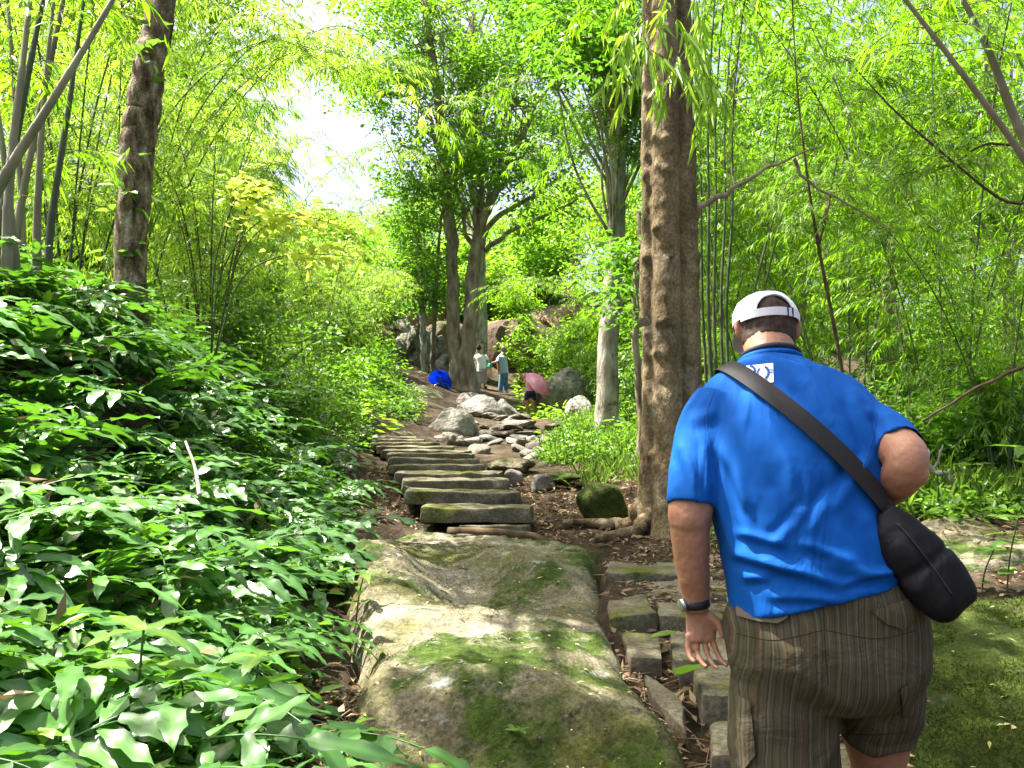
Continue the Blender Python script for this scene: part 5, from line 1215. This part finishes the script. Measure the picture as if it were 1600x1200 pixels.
b.tube(curve([p0, mp_(1120, 972, 2.244), mp_(1127, 985, 2.236), mp_(1130, 997, 2.230)], 14), np.interp(np.linspace(0, 1, 14), [0, .5, 1], [.016, .0115, .0085]), 12)
# right arm, bent with the elbow out behind
b.tube(curve([mp_(1330, 660, 2.31), mp_(1366, 676, 2.26), mp_(1406, 704, 2.14), mp_(1417, 722, 2.10), mp_(1405, 748, 2.13), mp_(1376, 772, 2.24), mp_(1345, 795, 2.36), mp_(1335, 800, 2.39)], 50),
       np.interp(np.linspace(0, 1, 50), [0, .25, .45, .55, .7, .9, 1], [.07, .062, .054, .052, .047, .036, .034]), 22)
ball(b, mp_(1432, 738, 2.085), (.032, .03, .034), 12)
etube(b, [(mp_(1334, 798, 2.39), .026, .030), (mp_(1326, 802, 2.42), .022, .040), (mp_(1318, 806, 2.45), .018, .040)], 16)
for k in range(4):
    p0 = mp_(1316, 800 + k * 8, 2.455); b.tube([p0, p0 + [-.02, .026, -.004], p0 + [-.045, .03, -.008], p0 + [-.055, .012, -.01]], [.0095, .0095, .009, .0075], 10)
p0 = mp_(1326, 792, 2.42); b.tube([p0, p0 + [-.02, .01, .018], p0 + [-.045, .02, .018]], [.013, .011, .009], 10)
# legs and feet
b.tube(curve([mp_(1228, 1010, 2.23), mp_(1228, 1130, 2.24), mp_(1230, 1235, 2.25), mp_(1230, 1300, 2.23), mp_(1232, 1400, 2.2), mp_(1232, 1432, 2.2)], 40), np.interp(np.linspace(0, 1, 40), [0, .3, .5, .68, 1], [.12, .09, .064, .066, .042]), 22)
b.tube(curve([mp_(1350, 1010, 2.24), mp_(1364, 1090, 2.30), mp_(1370, 1165, 2.33), mp_(1370, 1230, 2.35), mp_(1368, 1330, 2.33), mp_(1366, 1385, 2.33)], 40), np.interp(np.linspace(0, 1, 40), [0, .3, .5, .68, 1], [.12, .10, .072, .072, .042]), 22)
bv, bf, bn_ = voxel(b, .0045, 3)
bv = bv + bn_ * (.0016 * fbm(bv, 22, 3, 6) + .0007 * noise(bv, 90, 8))[:, None]
vmesh('body', bv, bf, M['skin'], man)
for s_ in (-1, 1):
    g = G(); ball(g, hp(s_ * .030, .086, .008), (.012, .010, .012), 10); g.build('eye', M['logo_white'], man)

# hair showing under the cap
g = G(); hv2 = []
for t in np.linspace(-.62, 1.0, 18):
    z = .118 * math.sin(t); k = math.cos(t) ** .85
    hv2.append((hp(0, -.010, z), .0845 * k * (1 - .10 * max(0, -math.sin(t))), .0935 * k))
etube(g, hv2, 36)
g.tube([hp(0, -.006, -.035), mp_(1199.5, 533, 2.418), mp_(1201, 543, 2.404)], [.082, .0790, .0768], 36)
v, f, nr = voxel(g, .005, 3)
v = v + nr * (.0022 * fbm(v, 70, 3, 4) + .0008)[:, None]
loc_ = (v - HC); keep = loc_[:, 1] < np.where(loc_[:, 2] > -.02, .045, -.035)
f = [q for q in f if all(keep[i] for i in q)]
vmesh('hair', v, f, M['hair'], man)

# the white cap: crown with an arched gap at the back, back strap, peak
def cap_pt(th, ph, off=0.0):
    """th round the head (0 = back), ph 0 at the rim .. 1 at the top"""
    a = ph * math.pi / 2; k = max(0.0, math.cos(a)) ** .42
    rx, ry = .0965 + off, .112 + off
    w = 1 + .012 * math.sin(th * 6) * ph
    side = -.020 * (1 - ph) * max(0.0, math.cos(th)) - .006 * (1 - ph)
    return hp(math.sin(th) * rx * k * w, -math.cos(th) * ry * k * w, .022 + side + (.080 + off) * math.sin(a) ** 1.0)
def capgrid(ths, phs, off): return np.array([[cap_pt(t, p, off) for p in phs] for t in ths])
g = G(); nt, npn = 260, 100
ths = np.linspace(-math.pi, math.pi, nt); phs = np.linspace(0, 1, npn)
Vo, Vi = capgrid(ths, phs, 0), capgrid(ths, phs, -.003)
nz_ = np.stack([fbm(Vo.reshape(-1, 3), 22, 3, 5)] * 3, 1).reshape(Vo.shape) * .0022; Vo = Vo + nz_ * unit(Vo - HC)
def gap(t, p):
    return abs(t) < .62 and p < .46 * math.sqrt(max(0, 1 - (t / .62) ** 2))
i, j = np.meshgrid(np.arange(nt - 1), np.arange(npn - 1), indexing='ij')
fq = np.stack([i * npn + j, (i + 1) * npn + j, (i + 1) * npn + j + 1, i * npn + j + 1], -1).reshape(-1, 4)
ok = np.array([not gap((ths[a // npn] + ths[min(nt - 1, a // npn + 1)]) / 2, phs[a % npn]) for a in fq[:, 0]])
g.add(Vo.reshape(-1, 3), fq[ok], np.zeros(nt * npn)); g.add(Vi.reshape(-1, 3), fq[ok][:, ::-1], np.zeros(nt * npn))
capo = g.build('cap', M['white'], man)
g = G(); tt = np.linspace(-1.15, 1.15, 40)                                                                # strap across the gap
zz = [-.012, -.006, .006, .012]
V = np.array([[cap_pt(t, 0, .003) + np.array([0, 0, z]) for z in zz] for t in tt]); g.sheet(V); V2 = np.array([[cap_pt(t, 0, .0005) + np.array([0, 0, z]) for z in zz[::-1]] for t in tt]); g.sheet(V2)
g.build('cap_strap', M['white'], capo)
for tb in (.33, .52):
    g = G(); V = np.array([[cap_pt(tb + t, 0, .006) + np.array([0, 0, z]) for z in np.linspace(-.0145, .0145, 5)] for t in np.linspace(-.02, .02, 4)]); g.sheet(V); g.sheet(V[::-1] - unit(V[::-1] - HC) * .003); g.build('buckle', M['dark_print'], capo)
g = G(); V = []
for a_ in np.linspace(-.95, .95, 24):
    V.append([hp(math.sin(a_) * (.096 + .0 * r), math.cos(a_) * .112 + r * .062 * math.cos(a_) ** .6, .024 - .03 * r * r - .004 * 0) for r in np.linspace(0, 1, 8)])
V = np.array(V); g.sheet(V); g.sheet((V - [0, 0, .004])[::-1]); g.build('cap_peak', M['white'], capo)

# neck ribbon, shirt collar
def ring_on(name, rows, rx, ry, r, mat):
    a = np.linspace(0, 2 * math.pi, 50); g = G()
    g.tube(np.array([mp_(*rows) + [math.sin(x) * rx, -math.cos(x) * ry, .028 * math.cos(x) * .9] for x in a]), r, 8, cap=False); g.build(name, mat, man)
ring_on('collar', (1203, 566, 2.378), .088, .078, .010, M['blue'])
ring_on('neck_ribbon', (1203, 557, 2.382), .082, .078, .009, M['dark_print'])

# watch
g = G(); wc = mp_(1087, 941, 2.26); wa = unit(mp_(1088, 950, 2.262) - mp_(1085, 925, 2.257))
e1 = unit(np.cross(wa, [0, 1, 0])); e2 = np.cross(wa, e1)
V = np.array([[wc + (e1 * math.cos(a_) + e2 * math.sin(a_)) * rr_ + wa * z for (rr_, z) in ((.0335, -.012), (.0385, -.011), (.0395, 0), (.0385, .011), (.0335, .012))] for a_ in np.linspace(0, 2 * math.pi, 40)])
g.sheet(V); wt = g.build('wristwatch', M['rubber'], man)
dv = unit(mp_(1070, 938, 2.25) - wc); dv = unit(dv - wa * (dv @ wa)); g = G(); g.tube([wc + dv * .036, wc + dv * .047, wc + dv * .048], [.019, .018, .014], 20); g.build('watch_face', M['metal'], wt)

# shorts
sh = G()
etube(sh, interp_rows([(mp_(1280, 915, 2.205), .238, .168, R(10)), (mp_(1285, 950, 2.205), .262, .180, R(6)), (mp_(1289, 1000, 2.21), .268, .186), (mp_(1289, 1045, 2.225), .262, .180), (mp_(1288, 1080, 2.235), .235, .15)], 24), 40)
etube(sh, interp_rows([(mp_(1220, 1020, 2.225), .130, .165), (mp_(1222, 1100, 2.235), .142, .150), (mp_(1228, 1180, 2.24), .146, .138), (mp_(1231, 1246, 2.245), .146, .132)], 24), 36)
etube(sh, interp_rows([(mp_(1354, 1020, 2.245), .130, .165), (mp_(1364, 1080, 2.29), .118, .142), (mp_(1367, 1120, 2.318), .106, .124), (mp_(1368, 1152, 2.322), .100, .114)], 24), 36)
v, f, nr = voxel(sh, .0075, 5)
u1 = np.stack([v[:, 0] * 5 + v[:, 2] * 6, v[:, 1] * 5, v[:, 2] * 5 - v[:, 0] * 5], 1)
dsp = .009 * (1 - 2 * np.abs(noise(u1, 1.0, 13))) + .006 * fbm(v, 7, 3, 18) + .005 * noise(np.stack([v[:, 0] * 16, v[:, 1] * 6, v[:, 2] * 3], 1), 1, 19)
v = v + nr * dsp[:, None]
hollow(v, mp_(1231, 1246, 2.245), [0, 0, -1.0], .128, .05); hollow(v, mp_(1368, 1152, 2.322), [0, .0, -1.0], .092, .05)
shorts = vmesh('shorts', v, f, M['shorts'], man)
shorts_bvh = BVHTree.FromPolygons([tuple(x) for x in v], f)

def decal(name, polys, bvh, off, mat, parent, thick=.0015, res=.006, fromdir=(0, 1, 0)):
    """flat shapes (photo outlines) laid on the cloth: every polygon is gridded and dropped on the surface"""
    g = G()
    for poly in polys:
        q = np.array(poly, float); lo, hi = q.min(0), q.max(0); st = res / S22
        xs = np.arange(lo[0] - st, hi[0] + st, st); ys = np.arange(lo[1] - st, hi[1] + st, st)
        # fan rows: for each y the polygon's x-range, so the edge is clean
        rows_ = []
        for y in np.linspace(lo[1] + .01, hi[1] - .01, max(3, int((hi[1] - lo[1]) / st) + 2)):
            xsn = []
            for a_, b_ in zip(q, np.roll(q, -1, 0)):
                if (a_[1] > y) != (b_[1] > y): xsn.append(a_[0] + (b_[0] - a_[0]) * (y - a_[1]) / (b_[1] - a_[1]))
            if len(xsn) >= 2: rows_.append([(x, y) for x in np.linspace(min(xsn), max(xsn), max(3, int((hi[0] - lo[0]) / st) + 2))])
        V = []
        for rw in rows_:
            l = []
            for (x, y) in rw:
                P = at(x, y, 1.6) - mo; d = unit(at(x, y, 3.0) - mo - P)
                h = bvh.ray_cast(Vector(P), Vector(d))
                l.append(np.array(h[0] if h[0] is not None else P + d * .6) - d * off)
            V.append(l)
        V = np.array(V); g.sheet(V); 
        B_ = V + np.array([0, thick, 0]); g.sheet(B_[::-1])
    return g.build(name, mat, parent)
def seam(bvh, pts, mat, parent, r=.0013, name='seam', n=40):
    g = G(); P_ = []
    for s_ in curve(np.array([list(x) + [0] for x in pts], float), n):
        P = at(s_[0], s_[1], 1.6) - mo; d = unit(at(s_[0], s_[1], 3.0) - mo - P); h = bvh.ray_cast(Vector(P), Vector(d))
        if h[0] is not None: P_.append(np.array(h[0]))
    if len(P_) > 3: g.tube(P_, r, 5); return g.build(name, mat, parent)
tee = [o for o in man.children if o.name.startswith('shirt')][0]
decal('shirt_print', [[(1160, 572), (1208, 567), (1209, 597), (1190, 601), (1178, 592)]], shirt_bvh, .004, M['logo_white'], tee, res=.004)
def arcpoly(cx, cy, rx, ry, a0, a1, w, n=14):
    o = [(cx + math.cos(a) * rx, cy + math.sin(a) * ry) for a in np.linspace(a0, a1, n)]; i_ = [(cx + math.cos(a) * (rx - w), cy + math.sin(a) * (ry - w)) for a in np.linspace(a1, a0, n)]
    return o + i_
# blue shapes of the interlocked letters, drawn as small quads
M['print_blue'] = plain('blue_print', (0.0025, 0.080, 0.34), 0.6, bump=.02)
def seglist(pts, w):
    out = []
    for a_, b_ in zip(pts[:-1], pts[1:]):
        a_, b_ = np.array(a_), np.array(b_); n_ = np.array([-(b_ - a_)[1], (b_ - a_)[0]]); n_ = n_ / np.linalg.norm(n_) * w * .5
        out.append([tuple(a_ + n_), tuple(b_ + n_), tuple(b_ - n_), tuple(a_ - n_)])
    return out
dcur = [(1171 + 9 * math.cos(a), 580 + 9 * math.sin(a)) for a in np.linspace(-1.5, 1.4, 8)]
ccur = [(1193 + 8 * math.cos(a), 582 + 9.5 * math.sin(a)) for a in np.linspace(1.2, -1.3, 8)]
decal('print_letters', seglist(dcur, 3.6) + seglist(ccur, 3.6) + seglist([(1189 - 5 * math.cos(a), 583 + 8 * math.sin(a)) for a in np.linspace(-1.2, 1.2, 7)], 2.4) + seglist([(1200, 578), (1208, 577.4)], 1.4) + seglist([(1200, 582), (1208, 581.5)], 1.4), shirt_bvh, .0065, M['print_blue'], tee, thick=.001, res=.002)
M['blue_seam'] = plain('blue_thread', (0.002, 0.06, 0.26), .8)
for pts in ([(1046, 781), (1080, 785), (1112, 779)], [(1372, 706), (1405, 692), (1433, 676)], [(1118, 606), (1104, 650), (1110, 700), (1122, 752)], [(1340, 598), (1370, 640), (1362, 690), (1352, 720)], [(1152, 562), (1200, 552), (1250, 566)]):
    seam(shirt_bvh, pts, M['blue_seam'], tee)
M['dark_thread'] = plain('dark_thread', (0.02, 0.017, 0.01), .9)
for pts in ([(1287, 945), (1289, 1010), (1294, 1070)], [(1318, 1146), (1368, 1148), (1416, 1144)], [(1150, 990), (1210, 1000), (1285, 985)], [(1290, 985), (1370, 998), (1432, 985)]):
    seam(shorts_bvh, pts, M['dark_thread'], shorts, .0010)
M['flap'] = plain('pale_twill', (0.13, 0.105, 0.072), .9)
decal('back_pocket_flap', [[(1150, 940), (1234, 948), (1230, 966), (1214, 974), (1180, 970), (1152, 962)]], shorts_bvh, .010, M['flap'], shorts, thick=.008)
decal('back_pocket_flap', [[(1362, 955), (1432, 930), (1434, 962), (1412, 984), (1385, 975)]], shorts_bvh, .010, M['shorts'], shorts, thick=.008)
decal('cargo_pocket', [[(1149, 1085), (1172, 1096), (1180, 1180), (1160, 1205), (1150, 1200)]], shorts_bvh, .014, M['shorts'], shorts, thick=.013)
decal('cargo_pocket', [[(1408, 1075), (1428, 1066), (1428, 1115), (1412, 1128)]], shorts_bvh, .016, M['shorts'], shorts, thick=.013)
# shoes
for (px, py, Y) in ((1232, 1440, 2.2), (1366, 1393, 2.33)):
    g = G(); c = mp_(px, py, Y); etube(g, [(c + [0, -.06, .0], .03, .03), (c + [0, -.03, -.012], .042, .045), (c + [0, .06, -.018], .048, .04), (c + [0, .15, -.03], .05, .026), (c + [0, .19, -.034], .03, .018)], 18)
    g.tube([c + [0, 0, -.01], c + [0, 0, .05]], [.05, .048], 18)
    vv, ff, _ = voxel(g, .008, 3); vmesh('shoe', vv, ff, M['shoe'], man)

# ---- the black bag hanging at his right hip, its strap across the back
bag = thing('shoulder_bag', 'black soft shoulder bag worn diagonally across the blue T-shirt', 'bag', at(1440, 890, 2.08))
bo = np.array(bag.location)
g = G()
bp = interp_rows([(at(1376, 796, 2.10) - bo, .030, .028), (at(1394, 822, 2.09) - bo, .056, .045), (at(1418, 858, 2.08) - bo, .072, .058), (at(1448, 898, 2.07) - bo, .080, .066), (at(1474, 930, 2.06) - bo, .076, .066), (at(1486, 945, 2.06) - bo, .060, .055), (at(1491, 951, 2.06) - bo, .03, .03)], 30)
# ellipses lie across the bag's own axis
c = np.array([r_[0] for r_ in bp]); T = unit(np.gradient(c, axis=0)); X = unit(np.cross(T, [0, 1, 0])); a = np.arange(36) * 2 * math.pi / 36
sq = lambda t: np.sign(t) * np.abs(t) ** .62
V = np.array([[c[i] + X[i] * sq(math.cos(t)) * bp[i][1] * .98 + np.array([0, 1.0, 0]) * sq(math.sin(t)) * bp[i][2] for t in np.append(a, 0)] for i in range(len(bp))])
g.sheet(V); g.sheet(np.array([V[-1], np.repeat(c[-1][None], 37, 0)])); g.sheet(np.array([np.repeat(c[0][None], 37, 0), V[0]]))
v, f, nr = voxel(g, .007, 2); v = v + nr * (.006 * fbm(v, 8, 3, 3) - .008 * np.exp(-(((v @ unit(at(1474, 930, 2.06) - at(1418, 858, 2.08))) + .02) / .012) ** 2) + .006 * (1 - 2 * np.abs(noise(v * [1, 1, 1], 14, 9))))[:, None]
vmesh('pouch', v, f, M['black'], bag)
pouch_b = BVHTree.FromPolygons([tuple(x) for x in v], f)
g = G()
zp = [(1402, 818), (1430, 850), (1462, 892), (1488, 930)]
pts = []
for q in curve(zp, 24):
    P = at(q[0], q[1], 1.6) - bo; d = unit(at(q[0], q[1], 3) - bo - P); h = pouch_b.ray_cast(Vector(P), Vector(d))
    if h[0] is not None: pts.append(np.array(h[0]) - d * .002)
g.tube(pts, .003, 6); g.build('zip', M['strap'], bag)
A_, B_ = at(1160, 592, 2.28) - mo, at(1392, 818, 2.2) - mo
e1 = unit(np.array([B_[0] - A_[0], 0, B_[2] - A_[2]])); e2 = np.array([0, 1.0, 0]); nn = np.cross(e1, e2); cc = (A_ + B_) / 2 + e2 * .0
g = G(); V, Vb = [], []
for th in np.linspace(0, 2 * math.pi, 121):
    rw, rb = [], []
    for w in np.linspace(-.026, .026, 5):
        d = e1 * math.cos(th) + e2 * math.sin(th); o_ = cc + nn * w + d * 1.2
        h = torso_bvh.ray_cast(Vector(o_), Vector(-d)); p_ = np.array(h[0]) if h[0] is not None else cc + nn * w + d * .2
        rw.append(p_ + d * .020); rb.append(p_ + d * .016)
    V.append(rw); Vb.append(rb)
V, Vb = np.array(V), np.array(Vb)
k = np.ones(7) / 7
for arr in (V, Vb):
    pad = np.concatenate([arr[-4:-1], arr, arr[1:4]]); 
    for x in range(5):
        for y in range(3): arr[:, x, y] = np.convolve(pad[:, x, y], k, 'valid')
off = mo - bo
g.sheet(V + off); g.sheet(Vb[::-1] + off); g.sheet(np.stack([V[:, 0], Vb[:, 0]], 1) + off); g.sheet(np.stack([Vb[:, -1], V[:, -1]], 1) + off)
g.build('strap', M['strap'], bag)

# ---- the people up the slope
def figure(label, px, py, Y):
    o = thing('person', label, 'person', at(px, py, Y)); return o, np.array(o.location)
def part(name, o, org, chains, balls, mat, vox=.016, dz=None):
    g = G()
    for pts, rad in chains:
        p = np.array([at(*q) - org for q in pts]); n = max(10, len(pts) * 5); g.tube(curve(p, n), np.interp(np.linspace(0, 1, n), np.linspace(0, 1, len(rad)), rad), 14)
    for c, r in balls: ball(g, at(*c) - org, r, 12)
    v, f, nr = voxel(g, vox, 2); return vmesh(name, v, f, mat, o)
M['pale_trouser'] = cloth_mat('pale_grey_trousers', (0.42, 0.44, 0.46)); M['pale_blue'] = cloth_mat('pale_blue_shirt', (0.42, 0.52, 0.68)); M['jeans'] = cloth_mat('blue_jeans', (0.09, 0.19, 0.34)); M['navy'] = cloth_mat('navy_denim', (0.02, 0.03, 0.075))
M['pink_top'] = cloth_mat('pink_top', (0.62, 0.30, 0.34)); M['green_cloth'] = cloth_mat('green_plastic', (0.02, 0.32, 0.17), .4); M['pink_bag'] = cloth_mat('pale_pink_plastic', (0.68, 0.40, 0.36), .4)
# woman in white
o, q0 = figure('woman in a white blouse and pale cropped trousers standing behind the twin trunks', 752, 608, 30)
Y = 30
part('body', o, q0, [([(750, 553, Y), (748, 545, Y)], [.06, .055]), ([(742, 556, Y), (739, 568, Y), (743, 578, Y - .1)], [.05, .04, .032]), ([(759, 556, Y), (763, 567, Y - .05), (766, 572, Y - .15)], [.05, .04, .032]), ([(747, 585, Y), (749, 600, Y), (750, 606, Y), (752, 607, Y + .2)], [.08, .055, .04, .035]), ([(756, 585, Y), (757, 598, Y + .1), (757, 603, Y + .1), (759, 604.5, Y + .3)], [.08, .055, .04, .035]), ([(750, 553, Y), (751, 580, Y)], [.12, .12])], [((748, 545, Y), (.085, .10, .12)), ((746.5, 547, Y + .1), (.02, .02, .02))], M['skin_b'])
part('blouse', o, q0, [([(749, 553, Y), (750, 558, Y), (752, 566, Y), (753, 577, Y)], [.10, .19, .20, .21]), ([(744, 556, Y), (741, 563, Y)], [.09, .08]), ([(757, 556, Y), (761, 563, Y - .03)], [.09, .08])], [], M['white'])
part('trousers', o, q0, [([(752.5, 574, Y), (752.5, 582, Y)], [.20, .21]), ([(748, 580, Y), (748.5, 590, Y), (749.5, 601, Y)], [.125, .11, .085]), ([(757, 580, Y), (757, 590, Y + .05), (757, 599, Y + .1)], [.125, .11, .085])], [], M['pale_trouser'])
part('hair', o, q0, [], [((748.3, 543.5, Y - .03), (.098, .11, .12)), ((748, 539.5, Y - .07), (.05, .05, .05))], M['hair_black'])
for (px, py, yy) in ((751, 607.8, Y + .08), (758, 604.8, Y + .18)): part('shoe', o, q0, [([(px - 1, py, yy - .08), (px + 2, py, yy + .12)], [.04, .045])], [], M['rubber'])
wb = part('plastic_bag', None, np.zeros(3), [([(766, 568, 29.8), (765, 574, 29.8)], [.07, .11])], [], M['green_cloth']); tag(wb, 'small green plastic bag held by the woman in white', 'bag')
wb = part('plastic_bag', None, np.zeros(3), [([(765, 575, 29.85), (765, 583, 29.85), (765, 589, 29.85)], [.07, .12, .10])], [], M['pink_bag']); tag(wb, 'pale pink bag hanging below the green one from the hand of the woman', 'bag')
# man in pale blue
Y = 29
o, q0 = figure('grey-haired man in a pale blue shirt and jeans looking down to the right', 786, 613, Y)
part('body', o, q0, [([(785, 554, Y), (787, 548, Y)], [.065, .06]), ([(781, 557, Y - .1), (778, 568, Y - .12), (779, 580, Y - .15), (779.5, 584, Y - .15)], [.05, .042, .034, .03]), ([(781, 558, Y + .15), (775, 565, Y + .2), (768, 567, Y + .1)], [.05, .04, .03]), ([(786, 552, Y), (786, 580, Y)], [.11, .11]), ([(786, 584, Y), (784, 611, Y)], [.07, .045])], [((787.5, 547, Y), (.09, .085, .115)), ((791.5, 549, Y), (.02, .02, .022)), ((787, 548, Y - .085), (.025, .015, .03))], M['skin_b'])
part('shirt', o, q0, [([(784.5, 554, Y), (784.5, 559, Y), (785.5, 570, Y), (787, 584, Y)], [.10, .17, .19, .19]), ([(781, 557, Y - .1), (778.5, 566, Y - .13)], [.085, .075]), ([(782, 557, Y + .12), (777, 563, Y + .18)], [.085, .075])], [], M['pale_blue'])
part('trousers', o, q0, [([(787, 581, Y), (787, 590, Y)], [.17, .16]), ([(785, 586, Y - .05), (783, 600, Y - .05), (781, 610.5, Y - .05)], [.12, .095, .085]), ([(789, 586, Y + .08), (790, 600, Y + .1), (790.5, 610, Y + .12)], [.12, .095, .085])], [], M['jeans'])
part('hair', o, q0, [], [((786.6, 544.8, Y), (.092, .094, .095))], M['hair_grey'])
for (px, yy) in ((782, Y - .05), (791, Y + .12)): part('shoe', o, q0, [([(px - 1.5, 611.8, yy), (px + 4, 612.4, yy)], [.045, .045])], [], M['pale_trouser'])
# girl with the pink umbrella
Y = 23.5
o, q0 = figure('girl in navy shorts raising one arm under a pink umbrella', 829, 658, Y)
part('body', o, q0, [([(826, 592, Y + .05), (827, 586, Y + .05)], [.05, .05]), ([(822, 596, Y), (816, 589, Y), (810, 581, Y), (808.5, 577, Y)], [.045, .038, .03, .028]), ([(833, 597, Y), (837, 605, Y - .05), (834, 600, Y - .2)], [.045, .035, .03]), ([(824, 622, Y), (824.5, 638, Y), (825, 646, Y), (825.5, 655, Y), (825, 657, Y + .12)], [.09, .065, .058, .036, .032]), ([(833, 622, Y), (834, 638, Y), (835, 646, Y), (836, 655, Y), (836.5, 657, Y + .12)], [.09, .065, .058, .036, .032]), ([(827, 594, Y), (828, 615, Y)], [.09, .10])], [((827.5, 583, Y + .06), (.08, .09, .11)), ((827.5, 584, Y + .15), (.018, .02, .02))], M['skin'])
part('top', o, q0, [([(827, 592, Y), (827.5, 598, Y), (828, 606, Y), (828.5, 613, Y)], [.08, .14, .135, .14]), ([(823, 595, Y), (819.5, 592, Y)], [.065, .06])], [], M['pink_top'])
part('shorts', o, q0, [([(828.5, 611, Y), (828.5, 616, Y)], [.15, .155]), ([(824, 615, Y), (823.5, 626, Y)], [.095, .09]), ([(833, 615, Y), (834, 626, Y)], [.095, .09])], [], M['navy'])
part('hair', o, q0, [([(827.5, 580, Y + .02), (828, 592, Y - .06)], [.085, .07])], [((827.5, 581.5, Y + .04), (.09, .095, .10))], M['hair_black'])
for px in (825.5, 836.5): part('shoe', o, q0, [([(px - .5, 657, Y - .04), (px + .5, 657.4, Y + .16)], [.035, .038])], [], M['rubber'])

def umbrella(label, P, axis, Rr, mat, shaft_len, ribs=8):
    """open umbrella: axis points from the handle to the tip"""
    root = thing('umbrella', label, 'umbrella', P); ax = unit(axis); e1 = unit(np.cross(ax, [0.1, 1, .2])); e2 = np.cross(ax, e1)
    n = ribs * 8; g = G(); rows_ = []
    for k, t in enumerate(np.linspace(0.02, 1, 14)):
        ring = []
        for a_ in np.linspace(0, 2 * math.pi, n + 1):
            sc = abs(math.sin(a_ * ribs / 2)); r_ = Rr * t * (1 - .07 * sc * t ** 2); dz = -Rr * .52 * t ** 2.1 + Rr * .03 * sc * t
            ring.append(e1 * math.cos(a_) * r_ + e2 * math.sin(a_) * r_ + ax * dz)
        rows_.append(ring)
    V = np.array(rows_); g.sheet(V); g.sheet((V - ax * .006)[::-1])
    rim = V[-1]; g.tube(rim - ax * .003, .004, 5, cap=False)
    cn = g.build('canopy', mat, root)
    g = G(); g.tube([ax * .06, -ax * shaft_len], .006, 8); g.build('shaft', M['metal'], root)
    g = G(); g.tube([-ax * shaft_len, -ax * (shaft_len + .07), -ax * (shaft_len + .10)], [.013, .015, .010], 10); g.build('handle', M['rubber'], root)
    for k in range(ribs):
        a_ = 2 * math.pi * k / ribs; g = G()
        g.tube(np.array([e1 * math.cos(a_) * Rr * t + e2 * math.sin(a_) * Rr * t + ax * (-Rr * .52 * t ** 2.1 - .010) for t in np.linspace(.02, 1.02, 8)]), .004, 5); g.build('rib', M['metal'], cn)
    return root
m = noise_mat('pink_nylon', [(0.35, (0.85, 0.30, 0.52)), (0.50, (0.90, 0.42, 0.62)), (0.60, (0.93, 0.74, 0.82))], 3.0, 4, .5, .1, 30); M['pink'] = m
M['blue_nylon'] = plain('blue_nylon', (0.03, 0.15, 0.78), .5, noise_amt=.2, scale=6)
for key in ('pink', 'blue_nylon'):                                   # thin cloth lets light through
    tnode = M[key].node_tree; pb = tnode.nodes['Principled BSDF']; tr = tnode.nodes.new('ShaderNodeBsdfTranslucent'); tr.inputs[0].default_value = (0.95, 0.42, 0.62, 1) if key == 'pink' else (0.02, 0.16, 0.85, 1)
    mx = tnode.nodes.new('ShaderNodeMixShader'); mx.inputs[0].default_value = .6; tnode.links.new(pb.outputs[0], mx.inputs[1]); tnode.links.new(tr.outputs[0], mx.inputs[2]); tnode.links.new(mx.outputs[0], tnode.nodes['Material Output'].inputs[0])
umbrella('open pink umbrella tilted over the shoulder of the girl in shorts', at(848, 592, 23.2), (.62, -.45, .62), .47, M['pink'], .62)
umbrella('open blue umbrella lying on the ground behind the twin trunks', at(692, 596, 25.2), (.35, .85, .25), .43, M['blue_nylon'], .6)
